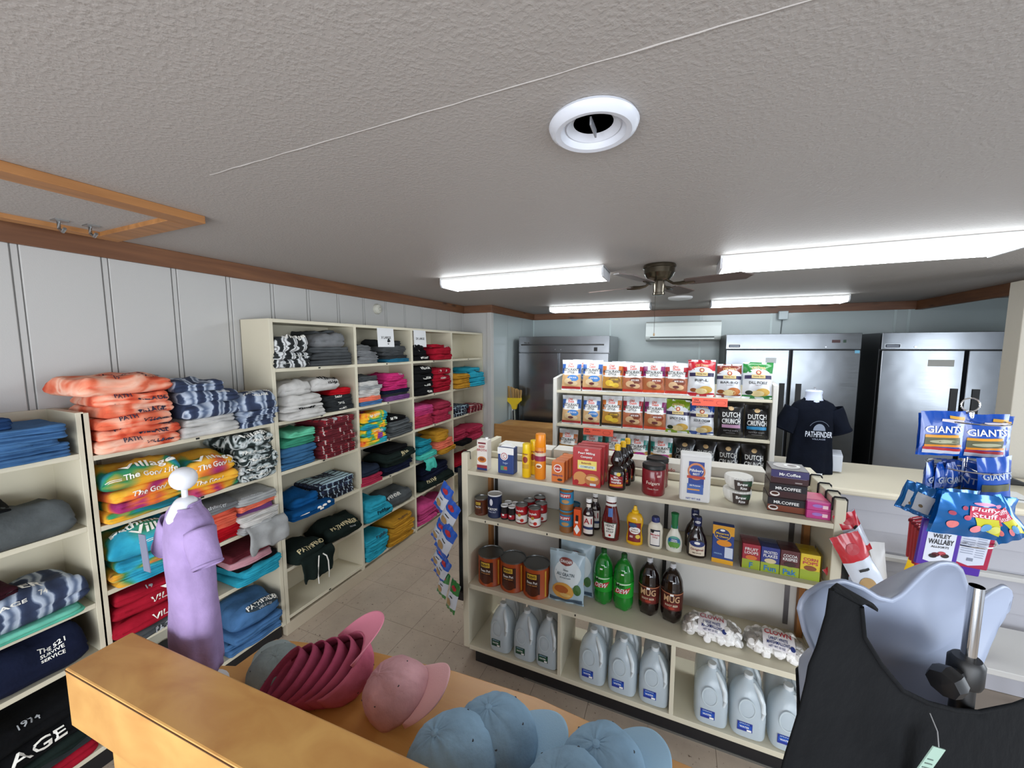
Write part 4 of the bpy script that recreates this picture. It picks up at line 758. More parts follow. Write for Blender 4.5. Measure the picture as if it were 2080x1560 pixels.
for i in range(3):
    top = i == 2
    t = carton('coffee_box', ['bottom brown coffee box of the stack of three', 'middle brown coffee box of the stack of three', 'top purple-edged coffee box of the stack of three'][i], (.447 + .003 * i, 1.93, z + .0625 * i), .134, .125, .062, C('#2b1a1c', .3), [('panel', Rr(-.067, .067, .004, .030, C('#7a3a22' if i == 0 else '#3c1a1e', .35))), ('band', Rr(-.067, .067, .030, .060, C('#3b3566', .35) if top else C('#17131b', .35), .001)), ('lettering', T('Mr.Coffee' if top else 'MR.COFFEE', .0, .043, .013, PW, .002, .075 if top else .09)), ('cup', Ov(-.046, .017, .018, .011, C('#e3ddd8', .3), .0018)) if not top else ('line', Rr(-.06, .06, .028, .029, C('#8a86b0', .4), .0018)), ('cup_coffee', Ov(-.046, .019, .013, .006, C('#4a2313', .3), .0026)) if not top else ('small_print', Rr(.02, .045, .008, .013, C('#9a8f8c', .4), .0018))], rz=-.03)
    if top:
        for nm, m_, a, b, cx_, cy_ in (('lid_picture', C('#b9b4b2', .35), .05, .045, -.0, .07), ('lid_cup', PW, .03, .028, .02, .075), ('lid_coffee', C('#4f372b', .3), .018, .017, .02, .075)):
            mb = MB(); oval(mb, lambda u, v: Vector((u, v, .0625)), cx_, cy_, a, b, m_, {'lid_picture': .0006, 'lid_cup': .0012, 'lid_coffee': .0018}[nm]); mb.build(nm, t)
PK = C('#c23a86', .4)
for i in range(2):
    t = carton('sweetener_box', ['lower pink sweetener box at the right end', 'upper pink sweetener box at the right end'][i], (.556, 1.91, z + .0355 * i), .082, .13, .035, PK, [('logo_patch', Ov(-.005, .02, .018, .007, C('#9f6fc0', .4))), ('price_tag', Rr(.012, .030, .010, .024, C('#f0c7d0', .5)))])
    mb = MB(); rect(mb, lambda u, v: Vector((u, v, .0355)), -.038, .038, .03, .125, C('#d9507c', .4), .0004); mb.build('lid_panel', t)
# second shelf
z = ZS[2]
GRY = C('#8c8d8c', .3, .8)
def can(label, loc, r, h, body, design, lid=GRY, name='food_can', cat='can'):
    t = thing(name, label, cat, loc); MB().lathe([(r * .97, 0), (r, .003), (r, .006), (r * .985, .008), (r * .985, h - .008), (r, h - .007), (r, h - .006)], body, 36).build('can_body', t)
    MB().lathe([(r, h - .006), (r, h + .001), (r * .95, h + .001), (r * .93, h - .004), (0, h - .004)], lid, 36).build('lid', t); S = cyl(r * .987)
    for nm, fn in design: mb = MB(); fn(mb, S); mb.build(nm, t, 0)
    return t
bean = lambda k: [('label_panel', Rr(-.045 * k, .045 * k, .03 * k, .15 * k, C('#3a1a12', .35), .001, 14, 1)), ('logo', Rr(-.030 * k, .026 * k, .118 * k, .146 * k, C('#d9b23a', .4), .002, 8, 1)), ('lettering', T("BUSH'S", -.002 * k, .132 * k, .016 * k, C('#1b1410', .4), .003, .046 * k)), ('lettering', T('Bean Pot', .0, .098 * k, .015 * k, PW, .003, .06 * k)), ('lettering', T('BAKED BEANS', .0, .082 * k, .007 * k, C('#d99a5a', .4), .003, .055 * k)), ('bean_picture', Ov(0, .045 * k, .038 * k, .028 * k, C('#4e2414', .3), .0022, rings=2))]
can('small brown bean can at left end of the second shelf', (-1.045, 1.955, z), .040, .098, C('#5a2b18', .3), bean(.55))
t = can('dark blue round salt canister with white lid', (-.955, 1.955, z), .042, .135, C('#152347', .4), [('figure_patch', Ov(-.004, .095, .010, .020, C('#d5d7e0', .4), rings=2)), ('lettering', T('MORTON', 0, .055, .014, PW, .002, .06)), ('lettering', T('TABLE SALT', 0, .038, .008, C('#b9bfd4', .4), .002, .05))], C('#dcdcdc', .4), 'salt_canister', 'canister')
for i in range(4):
    can('small black and red %s shaker with white lid' % ['front left', 'front right', 'rear left', 'rear right'][i], (-.888 + .046 * (i % 2), 1.945 + .05 * (i // 2), z), .0215, .080, C('#1e1a1c', .4), [('red_band', Rr(-.026, .026, .010, .035, C('#a01c2c', .4), .001, 8, 1)), ('price_tag', Rr(-.006, .006, .024, .034, PW, .002, 2, 1))], C('#e3e3e3', .4), 'spice_shaker', 'shaker')
sl = lambda c2: [('red_band', Rr(-.062, .062, .055, .098, C('#a3141e', .35), .001, 20, 1)), ('white_band', Rr(-.062, .062, .008, .050, C('#e3e1dc', .35), .001, 20, 1)), ('script', T('Campbells', -.004, .075, .016, PW, .0022, .05)), ('lettering', T(c2, -.002, .025, .008, C('#8a1b20', .4), .0022)), ('medal', Ov(-.0, .052, .009, .009, C('#b08a3a', .4), .0026, rings=1)), ('picture', Ov(.014, .022, .010, .010, C('#c42a1e', .4), .0018))]
can('red and white soup can, front left', (-.782, 1.945, z), .034, .102, C('#7c1a20', .35), sl('Tomato')); can('red and white soup can, front right', (-.700, 1.935, z), .034, .102, C('#7c1a20', .35), sl('Noodle'))
can('red and white soup can behind the front left one', (-.765, 2.02, z), .034, .102, C('#7c1a20', .35), sl('Tomato')); can('red and white soup can behind the front right one', (-.688, 2.01, z), .034, .102, C('#7c1a20', .35), sl('Noodle'))
can('red and white soup can, rearmost centre', (-.725, 2.09, z), .034, .102, C('#7c1a20', .35), sl('Soup'))
for i, l in enumerate(('lower peanut butter jar of the stack', 'upper peanut butter jar of the stack')):
    can(l, (-.522, 1.945, z + .1225 * i), .037, .120, C('#8a5a2e', .35), [('label', Rr(-.062, .062, .035, .100, C('#2d7fa8', .4), .001, 20, 1)), ('logo_patch', Rr(-.030, .030, .070, .092, C('#b3202a', .4), .002, 8, 1)), ('lettering', T('SKIPPY', 0, .081, .014, PW, .003, .052)), ('picture', Ov(.002, .05, .02, .010, C('#b58a55', .4), .002))], C('#2f86b0', .4), 'peanut_butter_jar', 'jar')
can('peanut butter jar standing behind the stacked pair', (-.505, 2.03, z), .037, .120, C('#8a5a2e', .35), [('label', Rr(-.062, .062, .035, .100, C('#2d7fa8', .4), .001, 20, 1))], C('#2f86b0', .4), 'peanut_butter_jar', 'jar')
carton('hot_sauce_box', 'narrow orange hot sauce box beside the peanut butter', (-.455, 1.905, z), .036, .036, .142, C('#d8501c', .4), [('diamond', lambda mb, S: quad(mb, S, [(-.016, .035), (0, .008), (.016, .035), (0, .062)], PW)), ('picture', Rr(-.007, .007, .075, .112, C('#2a120c', .4))), ('price_tag', Rr(-.010, .006, .068, .080, C('#e9d8d0', .5), .002))])
def bottle(name, label, loc, prof, ky, body, cap_prof, cap, design, n=28, extra=None, group=None):
    t = thing(name, label, 'bottle', loc, 0, group); MB().lathe([(0, prof[0][1])] + prof + [(0, prof[-1][1])], body, n, ky=ky).build('bottle', t)
    MB().lathe([(0, cap_prof[0][1])] + cap_prof + [(0, cap_prof[-1][1])], cap, 20).build('cap', t); S = cyl(interp(prof), ky)
    for nm, fn in design: mb = MB(); fn(mb, S); mb.build(nm, t, 0 if nm == 'lettering' else 35)
    return t
a1p = [(.027, 0), (.029, .004), (.029, .118), (.022, .136), (.013, .15), (.013, .178)]
a1d = [('label', Rr(-.028, .028, .014, .108, C('#ded9d2', .4), .001, 10, 1)), ('lettering', T('A1', 0, .082, .030, C('#9a1320', .4), .002)), ('band', Rr(-.028, .028, .038, .052, C('#20305c', .4), .002, 10, 1)), ('neck_label', Rr(-.012, .012, .152, .170, C('#e5dfd6', .4), .001, 6, 1)), ('shoulder_sticker', Ov(.0, .122, .009, .006, C('#c9c4bc', .4), .002))]
bottle('steak_sauce_bottle', 'front dark steak sauce bottle with white cap', (-.402, 1.945, z), a1p, .8, C('#231214', .15), [(.015, .178), (.015, .198)], PW, a1d); bottle('steak_sauce_bottle', 'rear dark steak sauce bottle with white cap', (-.385, 2.03, z), a1p, .8, C('#231214', .15), [(.015, .178), (.015, .198)], PW, a1d)
kp = [(.036, 0), (.042, .006), (.046, .05), (.046, .085), (.041, .12), (.030, .165), (.026, .185), (.024, .205)]
bottle('ketchup_bottle', 'red ketchup bottle with white cap and keystone label', (-.288, 1.945, z), kp, .7, C('#5d0e12', .12, coat=.5), [(.026, .203), (.027, .228), (.024, .233)], PW,
       [('keystone', lambda mb, S: quad(mb, S, [(-.026, .018), (.026, .018), (.036, .098), (-.036, .098)], C('#3f5e50', .4), .001, 10, 6)), ('keystone_inner', lambda mb, S: quad(mb, S, [(-.022, .021), (.022, .021), (.031, .094), (-.031, .094)], C('#e7e4dc', .4), .0018, 10, 6)), ('lettering', T('HEINZ', 0, .084, .013, BLACK, .0028, .042)), ('lettering', T('TOMATO', 0, .066, .009, BLACK, .0028, .036)), ('lettering', T('KETCHUP', 0, .053, .009, BLACK, .0028, .036)), ('tomato', Ov(0, .034, .006, .006, C('#b01a1c', .4), .0028)), ('neck_band', Rr(-.045, .045, .180, .192, C('#cfd2cf', .4), .001, 12, 1)), ('neck_tag', Rr(-.010, .012, .128, .170, C('#2d62a8', .4), .0016, 4, 2))])
mp3 = [(.033, 0), (.040, .006), (.040, .035), (.034, .07), (.034, .085), (.040, .11), (.040, .135), (.030, .155), (.016, .163)]
bottle('mustard_bottle', 'yellow mustard squeeze bottle with yellow tip', (-.170, 1.945, z), mp3, .65, C('#e0ac12', .25, coat=.4), [(.017, .162), (.017, .172), (.011, .176), (.007, .196)], C('#f0bf18', .3),
       [('label', Rr(-.034, .034, .02, .118, C('#7c1a22', .4), .001, 10, 8)), ('label_oval', Ov(.002, .078, .028, .018, PW, .002, rings=2)), ('lettering', T('Yellow', .002, .083, .008, C('#8a5020', .4), .003)), ('lettering', T('Mustard', .002, .072, .008, C('#8a5020', .4), .003)), ('emblem', Ov(-.008, .104, .020, .012, C('#33507c', .4), .002)), ('picture', Ov(.018, .048, .012, .010, C('#e0c040', .4), .002)), ('price_tag', Rr(-.022, -.006, .04, .05, C('#c9b6b6', .4), .002, 2, 1))])
yp = [(.028, 0), (.033, .005), (.035, .03), (.034, .06), (.035, .09), (.032, .115), (.020, .130), (.014, .135)]
bottle('mayonnaise_bottle', 'small white dressing bottle with navy cap', (-.073, 1.945, z), yp, .6, C('#dcd6c4', .3), [(.019, .134), (.019, .152), (.016, .158)], C('#1e2a6a', .35),
       [('label_frame', Rr(-.024, .024, .016, .098, C('#1b2340', .4), .001, 8, 3)), ('label', Rr(-.021, .021, .022, .092, C('#e9e6e2', .4), .002, 8, 3)), ('lettering', T('Miracle', 0, .074, .010, C('#b02a3a', .4), .003)), ('lettering', T('Whip', 0, .060, .010, C('#b02a3a', .4), .003)), ('badge', Ov(-.012, .09, .008, .008, BLACK, .003))])
rp = [(.026, 0), (.034, .006), (.037, .035), (.036, .06), (.028, .085), (.018, .105), (.013, .125), (.013, .14)]
bottle('ranch_bottle', 'white ranch dressing bottle with green cap', (.013, 1.945, z), rp, .6, C('#dfddd0', .25), [(.015, .118), (.015, .17), (.018, .19), (.012, .193)], C('#1d7040', .35),
       [('label', Ov(0, .052, .032, .030, C('#4f9a8a', .4), .001, rings=3)), ('label_field', Ov(0, .040, .026, .016, C('#5f9a3f', .4), .002, rings=2)), ('ribbon', Rr(-.026, .026, .055, .070, C('#1d5c9a', .4), .0028, 8, 1)), ('lettering', T('Hidden', 0, .0655, .006, PW, .0036)), ('lettering', T('RANCH', 0, .0585, .006, PW, .0036)), ('lettering', T('Ranch', 0, .028, .006, PW, .0036)), ('neck_band', Rr(-.014, .014, .120, .132, C('#2f8ab0', .4), .004, 6, 1))])
bp = [(.038, 0), (.043, .006), (.043, .075), (.034, .105), (.022, .125), (.015, .14), (.015, .158)]
bd = [('label', Rr(-.036, .036, .014, .070, C('#ded2bd', .4), .001, 10, 1)), ('label_top', Ov(0, .070, .034, .014, C('#24346e', .4), .002, rings=2)), ('lettering', T('Original', 0, .042, .013, C('#7a1a20', .4), .0024, .056)), ('logo', Ov(0, .074, .012, .006, PW, .003)), ('lettering', T('BBQ SAUCE', 0, .026, .006, C('#4a3020', .4), .0024))]
bc = [(.017, .150), (.018, .185), (.016, .192)]
for l, p_ in (('front dark barbecue sauce bottle with navy cap', (.112, 1.945, z)), ('rear dark barbecue sauce bottle with navy cap', (.104, 2.03, z))):
    t = bottle('barbecue_sauce_bottle', l, p_, bp, .7, C('#1d0f0c', .12, coat=.5), bc, C('#1c2450', .35), bd)
    mb = MB(); oval(mb, cyl(.018), 0, .170, .012, .006, PW, .001, rings=1); mb.build('cap_logo', t); mb = MB(); text(mb, cyl(.018), 'Kraft', 0, .170, .006, NV, .002); mb.build('lettering', t, 0)
carton('macaroni_box', 'blue and yellow macaroni and cheese box', (.217, 1.915, z), .086, .035, .178, C('#1f3f86', .4), [('macaroni_print', Rr(-.043, .043, .135, .178, C('#d99a22', .5))), ('emblem_rim', Ov(-.004, .138, .034, .030, C('#e0b13a', .4), .0012)), ('emblem', Ov(-.004, .138, .031, .027, C('#1a2f6e', .4), .0018)), ('lettering', T('Macaroni', -.004, .142, .009, YL, .0026, .05)), ('lettering', T('& Cheese', -.004, .128, .009, YL, .0026, .048)), ('logo', Ov(-.004, .157, .010, .005, PW, .0026)), ('pasta', Ov(.004, .098, .03, .015, C('#e08e1c', .5), .0026)), ('foot_band', Rr(-.043, .043, 0, .02, C('#e2a622', .4))), ('fact_panel', Rr(.008, .040, .03, .08, C('#ccd6e6', .5), .0014)), ('lettering', T('ORIGINAL', -.018, .045, .007, C('#8fb8e0', .4), .002, .034))], rz=-.05)
cols = ['#a81a34', '#23338a', '#5c2026', '#e3c62c']; nms = [('FRUIT', 'LOOPS'), ('FROSTED', 'FLAKES'), ('COCOA', 'KRISPIES'), ('CORN', 'POPS')]
for r_ in range(2):
    for i in range(4):
        c_ = C(cols[i], .4); tm = PW if i < 3 else C('#c02050', .4)
        l = '%s %s small cereal box of the shrink-wrapped set' % (['front', 'rear'][r_], ['red', 'navy', 'maroon', 'yellow'][i])
        t = carton('cereal_box', l, (.330 + .0715 * i, 1.92 + r_ * .05, z), .069, .045, .112, c_, [('green_band', Rr(-.0345, .0345, 0, .042, C('#9fb02c', .4))), ('lettering', T(nms[i][0], 0, .090, .013, tm, .002, .05)), ('lettering', T(nms[i][1], 0, .074, .013, tm, .002, .052)), ('cereal_picture', Ov(.0, .052, .022, .011, C(['#d9742a', '#d9c9a0', '#3a1a12', '#8a4a1c'][i], .5), .002))])
        if r_ == 0 and i in (0, 1, 2):
            mb = MB(); text(mb, flat(0), ['F', 'Fun', 'Pak'][i], 0, .018, .024, C('#2b7fc0', .4), .003); mb.build('lettering', t, 0)
# deck shelf
z = ZS[3]
for i, x in enumerate((-.990, -.845, -.700)):
    can('%s large orange and brown bean can' % ['leftmost', 'middle', 'rightmost'][i], (x, 1.972, z), .077, .178, C('#a8481c', .3), bean(1.0) + [('yellow_strip', Rr(.075, .085, .01, .16, C('#d9a53a', .4), .001, 3, 1))], C('#6e6f6e', .32, .8), 'large_food_can')
def bagS(Wd, H, Tk, sd, ex=2.4, wr=.004):
    def S(u, v, side=1):
        tu = max(-1, min(1, 2 * u / Wd)); tv = max(0, min(1, v / H))
        b = max(0, 1 - abs(tu) ** ex) ** .8 * max(0.0, sin(pi * min(1, max(0, (tv - .05) / .9)))) ** .55
        n = noise.noise(Vector((u * 22 + sd, v * 16, sd))) + .5 * noise.noise(Vector((u * 60, v * 40 + sd, sd)))
        edge = max(0, 1 - abs(tv - .5) * 2); yy = side * -(Tk / 2 * b + wr * n * min(1, b * 2 + .25)) + (0.003 * sin(tu * 9 + sd) * (1 - edge))
        xx = u * (1 - .05 * sin(pi * tv)) + .003 * noise.noise(Vector((v * 20, sd, tu)))
        return Vector((xx, yy, v + .004 * noise.noise(Vector((u * 12, sd, 2))) * tv))
    return S
def bag(name, label, cat, loc, Wd, H, Tk, mat, back, design, rz=0, sd=0, rot=None, group=None, bands=(), res=(18, 22)):
    t = thing(name, label, cat, loc, rz, group, rot); S = bagS(Wd, H, Tk, sd)
    mb = MB(); nu, nv = res
    def pick(v):
        for a, b, m_ in bands:
            if a <= v < b: return m_
        return mat
    edges = sorted(set([0, H] + [e for a, b, _ in bands for e in (a, b)])); vv = []
    for a, b in zip(edges, edges[1:]):
        k = max(2, int(nv * (b - a) / H)); vv.append((a, b, k))
    for a, b, k in vv: mb.grid(lambda i, j: S((i - .5) * Wd, a + (b - a) * j), nu, k, pick((a + b) / 2))
    mb.grid(lambda i, j: S((i - .5) * Wd, j * H, -1), nu, nv, back, flip=True)
    o = mb.build('film', t, 60)
    for nm, fn in design: d = MB(); fn(d, S); d.build(nm, t, 0 if nm == 'lettering' else 50)
    return t
def B2(*a, n=8, **k): return lambda mb, S: quad(mb, S, *a, **k)
for i, (l, x, y, hh, sdd) in enumerate((('front bag of sliced potatoes, pale blue and white', -.520, 1.945, .285, 4), ('rear bag of sliced potatoes leaning on the back panel', -.485, 2.04, .32, 9))):
    bag('potato_bag', l, 'bag', (x, y, z), .20, hh, .075, C('#a9bfcb', .22), C('#8a9aa0', .3), [('white_field', Ov(.01, .17, .075, .075, C('#d5dfe2', .25), .0015, rings=4)), ('logo', Ov(.0, .232, .038, .020, C('#7c2a1c', .35), .003, rings=2)), ('lettering', T('IDAHOAN', 0, .232, .015, PW, .0042, .062)), ('lettering', T('Slices', .0, .190, .010, C('#5a6a72', .4), .003)), ('lettering', T('AU GRATIN', .0, .168, .017, C('#5a6a72', .4), .003, .10)), ('lettering', T('POTATOES', .0, .150, .008, C('#5a6a72', .4), .003, .06)), ('potato_picture', Ov(-.012, .075, .060, .048, C('#d9a04a', .5), .003, rings=4)), ('potato_crust', Ov(-.02, .085, .040, .022, C('#b3602a', .5), .004, rings=2)), ('potato_crust', Ov(.0, .055, .030, .012, C('#e3bf74', .5), .004, rings=2)), ('greens', Ov(.065, .09, .020, .030, C('#3f6a32', .5), .003, rings=2)), ('foot_band', Rr(-.092, .092, .008, .030, C('#43586b', .35), .002, 14, 3))], rz=.05, sd=sdd, rot=(radians(-7), 0, .05))
sodap = [(.036, .0), (.046, .006), (.051, .03), (.0525, .05), (.051, .085), (.0525, .12), (.053, .18), (.048, .22), (.032, .255), (.017, .272), (.0135, .28), (.0135, .29)]
def soda(label, loc, body, capm, design):
    t = thing('soda_bottle', label, 'bottle', loc, R_.uniform(-.1, .1)); mb = MB(); Rf = interp(sodap)
    mb.grid(lambda i, j: Vector((Rf(j * .29) * (1 - .16 * max(0, 1 - j / .12) * abs(sin(2.5 * 2 * pi * i))) * cos(2 * pi * i), Rf(j * .29) * (1 - .16 * max(0, 1 - j / .12) * abs(sin(2.5 * 2 * pi * i))) * sin(2 * pi * i), j * .29)), 50, 40, body, True)
    mb.add([Vector((.03 * cos(k * pi / 8), .03 * sin(k * pi / 8), .004)) for k in range(16)], [tuple(range(15, -1, -1))], body); mb.build('bottle', t)
    MB().lathe([(0, .281), (.0155, .281), (.0155, .300), (.013, .303), (0, .303)], capm, 20).build('cap', t); S = cyl(Rf)
    for nm, fn in design: d = MB(); fn(d, S); d.build(nm, t, 0 if nm == 'lettering' else 35)
    return t
GB = C('#0f7a22', .08, coat=.6); BRN = C('#170b09', .08, coat=.6)
dd = [('label', Rr(-.083, .083, .082, .165, C('#1f9c2e', .3), .0012, 24, 6)), ('red_slash', lambda mb, S: quad(mb, S, [(-.045, .098), (.030, .112), (.045, .142), (-.038, .122)], C('#c3202f', .35), .002, 10, 2)), ('white_slash', lambda mb, S: quad(mb, S, [(-.035, .150), (.040, .158), (.047, .163), (-.03, .160)], C('#d5e8d0', .35), .002, 10, 1)), ('lettering', T('Mtn', -.012, .148, .022, C('#0c3a16', .3), .003, None)), ('lettering', T('DEW', .0, .120, .026, PW, .0036, .062, shear=.3)), ('price_tag', Rr(-.008, .006, .205, .213, PW, .0015, 2, 1))]
soda('left bottle of green soda', (-.335, 2.045, z), GB, C('#10551f', .4), dd); soda('right bottle of green soda', (-.226, 2.035, z), GB, C('#10551f', .4), dd)
mgd = [('label', Rr(-.083, .083, .075, .165, C('#4c1f18', .3), .0012, 24, 6)), ('label_rim', Rr(-.083, .083, .162, .168, C('#a86a4c', .3), .0018, 24, 1)), ('label_panel', Rr(-.04, .04, .080, .118, C('#6e2320', .3), .002, 10, 2)), ('lettering', T('MUG', 0, .138, .034, C('#c9a27a', .35), .003, .075)), ('lettering', T('ROOT BEER', 0, .104, .011, C('#d9c9b0', .35), .003, .06)), ('mug_picture', Ov(.0, .090, .014, .007, C('#a03a28', .4), .003)), ('price_tag', Rr(-.008, .008, .155, .166, PW, .0030, 2, 1))]
soda('left bottle of dark root beer', (-.098, 2.05, z), BRN, C('#c9cbd0', .35), mgd); soda('right bottle of dark root beer', (.014, 2.04, z), BRN, C('#c9cbd0', .35), mgd)
FILM = C('#eef2f4', .15, trans=.0)
def clear_film():
    m = bpy.data.materials.new('clear_film'); nt, N, L, P = nodes(m); N.remove(P); o = N['Material Output']
    tr = N.new('ShaderNodeBsdfTransparent'); gl = N.new('ShaderNodeBsdfGlossy'); gl.inputs['Roughness'].default_value = .12; mx = N.new('ShaderNodeMixShader'); fr = N.new('ShaderNodeFresnel'); fr.inputs[0].default_value = 1.3
    L.new(fr.outputs[0], mx.inputs[0]); L.new(tr.outputs[0], mx.inputs[1]); L.new(gl.outputs[0], mx.inputs[2]); L.new(mx.outputs[0], o.inputs['Surface']); return m
CLR = clear_film(); MW = C('#efedea', .7)
t0 = MB(); S4 = flat(-.0005)
wrap = MB().box(-.146, .146, -.004, .097, .0, .118, CLR); o = wrap.build('shrink_wrap', smooth=0, loc=(.437, 1.92, z - ZS[3] + ZS[2] + .0005 if False else ZS[2] + .0005)); tag(o, 'clear shrink wrap film around the small cereal boxes', 'film')
def marsh(label, x, rz, txt, colr):
    t = thing('marshmallow_bag', label, 'bag', (x, 1.985, ZS[3]), rz); mb = MB(); rr = random.Random(int(x * 100))
    for k in range(130):
        a, b = rr.uniform(-.115, .115), rr.uniform(-.055, .055); e = max(.0, 1 - (a / .13) ** 4 - (b / .075) ** 4); c_ = .016 + rr.random() * .066 * e
        Mr = Matrix.Translation((a, b, c_)) @ Matrix.Rotation(rr.uniform(0, 3.1), 4, 'X') @ Matrix.Rotation(rr.uniform(0, 3.1), 4, 'Y')
        mb.lathe([(0, -.016), (.012, -.0155), (.0165, -.012), (.0165, .012), (.012, .0155), (0, .016)], MW, 10, M=Mr)
    o = mb.build('marshmallows', t); o['kind'] = 'stuff'
    def S(u, v):
        e = max(0, 1 - abs(u / .135) ** 3) ** .5; s = v / .13; an = pi * (s * .85 + .05); n = .004 * noise.noise(Vector((u * 40, v * 40, x)))
        return Vector((u, -.078 * cos(an) * (.55 + .45 * e), (.088 * e + .006) * sin(an) ** .8 + n))
    mb = MB(); mb.grid(lambda i, j: S((i - .5) * .27, j * .13), 30, 14, CLR); mb.build('film', t, 80)
    for a, b, c_, d_, m_, e_ in ((-.058, .062, .022, .082, C('#e4e0e2', .35), .002), ): d = MB(); rect(d, S, a, b, c_, d_, m_, e_, 12, 6); d.build('label', t, 80)
    for s_, u_, v_, h_, m_, w_ in ((txt, .0, .068, .018, colr, .10), ('LARGE WHITE', .0, .049, .009, NV, .072), ('MARSHMALLOWS', .0, .038, .009, NV, .085), ('NET WT 10 OZ', -.005, .028, .005, NV, .06)): d = MB(); text(d, S, s_, u_, v_, h_, m_, .0045, w_); d.build('lettering', t, 0)
    d = MB(); oval(d, S, .052, .034, .009, .007, NV, .004); d.build('seal', t); return t
marsh('left clear bag of large white marshmallows', .195, -.06, 'CLOWN', C('#b34a58', .5)); marsh('right clear bag of large white marshmallows, big red letters', .462, -.10, 'CLOWN', C('#b01f2a', .5))
# water jugs in the bottom bays
def jug_mat():
    m = bpy.data.materials.new('milky_plastic'); nt, N, L, P = nodes(m)
    P.inputs['Base Color'].default_value = lin('#d3e0e8'); P.inputs['Roughness'].default_value = .22; P.inputs['Alpha'].default_value = .66
    P.inputs['Subsurface Weight'].default_value = 0.0; return m
JM = jug_mat()
jp = [(.0, .060, 4), (.006, .069, 4), (.02, .072, 4), (.10, .072, 4), (.15, .071, 3.4), (.185, .064, 2.8), (.215, .050, 2.4), (.238, .034, 2), (.25, .022, 2), (.256, .019, 2)]
def jring(k, n=28):
    zz, w, e = jp[k]; return [Vector((w * math.copysign(abs(cos(a)) ** (2 / e), cos(a)), w * math.copysign(abs(sin(a)) ** (2 / e), sin(a)), zz)) for a in [2 * pi * i / n for i in range(n)]]
def jugf(label, loc, lm, dm, sx, group):
    t = thing('water_jug', label, 'jug', loc, 0, group); n = 28; vs = [p for k in range(len(jp)) for p in jring(k)]; vs = [Vector((p.x * sx, p.y, p.z)) for p in vs]
    fs = [(j * n + i, j * n + (i + 1) % n, (j + 1) * n + (i + 1) % n, (j + 1) * n + i) for j in range(len(jp) - 1) for i in range(n)] + [tuple(range(n - 1, -1, -1))]
    mb = MB(); mb.add(vs, fs, JM); mb.build('jug_body', t)
    MB().tube([(.018 * sx, -.018, .240), (.036 * sx, -.046, .222), (.050 * sx, -.060, .188), (.054 * sx, -.066, .150), (.050 * sx, -.068, .118)], [.008, .010, .011, .010, .006], C('#d3dce0', .3), 10).build('handle', t)
    MB().lathe([(0, .254), (.0195, .254), (.0195, .270), (.017, .272), (0, .272)], C('#d8dee1', .35), 20).build('cap', t)
    d = MB(); S = flat(-.0725); oval(d, S, -.010 * sx, .150, .034 * sx, .048, C('#bcc8cd', .3), .001, 28, 1, r0=.86); d.build('oval_emboss', t)
    for nm, fn in (('label', Rr(-.046 * sx, .014 * sx, .040, .082, lm, .001)), ('label_panel', Rr(-.043 * sx, .011 * sx, .052, .072, dm, .002)), ('lettering', T('SPRING', -.018 * sx, .076, .006, C('#a9c4e6', .4), .002, .04)), ('lettering', T('WATER', -.018 * sx, .061, .009, PW, .003, .038)), ('barcode', Rr(-.008 * sx, .010 * sx, .043, .052, PW, .003))):
        d = MB(); fn(d, S); d.build(nm, t, 0)
    return t
GL, GD, BL, BD = C('#16402c', .4), C('#1f5238', .4), C('#22348f', .4), C('#1d4fae', .4)
wh = ['left', 'middle', 'right']
j0 = None
for bay, (xs_, lm, dm, sx, bl) in enumerate((((-.905, -.752, -.615), GL, GD, .93, 'green-labelled water jug in the left bay'), ((-.365, -.208, -.053), BL, BD, 1.0, 'blue-labelled water jug in the middle bay'), ((.205, .357, .512), BL, BD, 1.0, 'blue-labelled water jug in the right bay'))):
    base = None
    for k, x in enumerate(xs_):
        for rr_ in (0, 1):
            l = '%s %s, %s row' % (wh[k], bl, ('front', 'rear')[rr_])
            p_ = (x + .008 * rr_, 1.962 + .150 * rr_, ZS[4] + .0005)
            if base is None: base = jugf(l, p_, lm, dm, sx, 'gallon jugs in the bottom bays')
            else: dup(base, p_, l)
# long white boxes behind the top rail
for i in range(4):
    t = thing('long_white_box', ['leftmost', 'second', 'third', 'rightmost'][i] + ' long white box behind the top rail', 'box', (-.88 + .375 * i, 2.225, 1.206))
    MB().box(-.18, .18, 0, .115, 0, .072 + .006 * (i % 2), C('#d9d5cc', .55)).build('carton', t, 0, bevel=.003)
    if i in (1, 2): d = MB(); text(d, flat(0), 'Cando', .10, .036, .02, C('#c05a4a', .5), .001, .07); d.build('lettering', t, 0)
    d = MB(); oval(d, flat(0), -.10, .055, .022, .010, C('#c98a5a', .5), .001); d.build('thumb_hole', t)
# ------------------------------------------------------------------ rear gondola with chip bags
G2Y = 3.04
g2 = thing('chip_display_rack', 'tall cream rack of potato chip bags behind the grocery gondola', 'display rack', (-0.16, G2Y, 0))
q2 = lambda x: x + 0.16
for a, b in ((-.945, -.915), (.59, .62)):
    MB().prism([(0, .0), (.40, .0), (.40, 1.60), (.22, 1.675), (0, 1.655)], q2(a), q2(b), C('#cfcdc6', .5), Matrix(((0, 0, 1, 0), (1, 0, 0, 0), (0, 1, 0, 0), (0, 0, 0, 1)))).build('side_panel', g2, 0, bevel=.003)
for z in (1.555, 1.275, .975, .60, .12): MB().box(q2(-.915), q2(.59), .003, .33, z - .02, z, CREAM).build('shelf', g2, 0, bevel=.002)
MB().box(q2(-.915), q2(.59), .33, .345, 0, 1.62, CREAM).build('back_panel', g2, 0)
SG = C('#f0634a', .55)
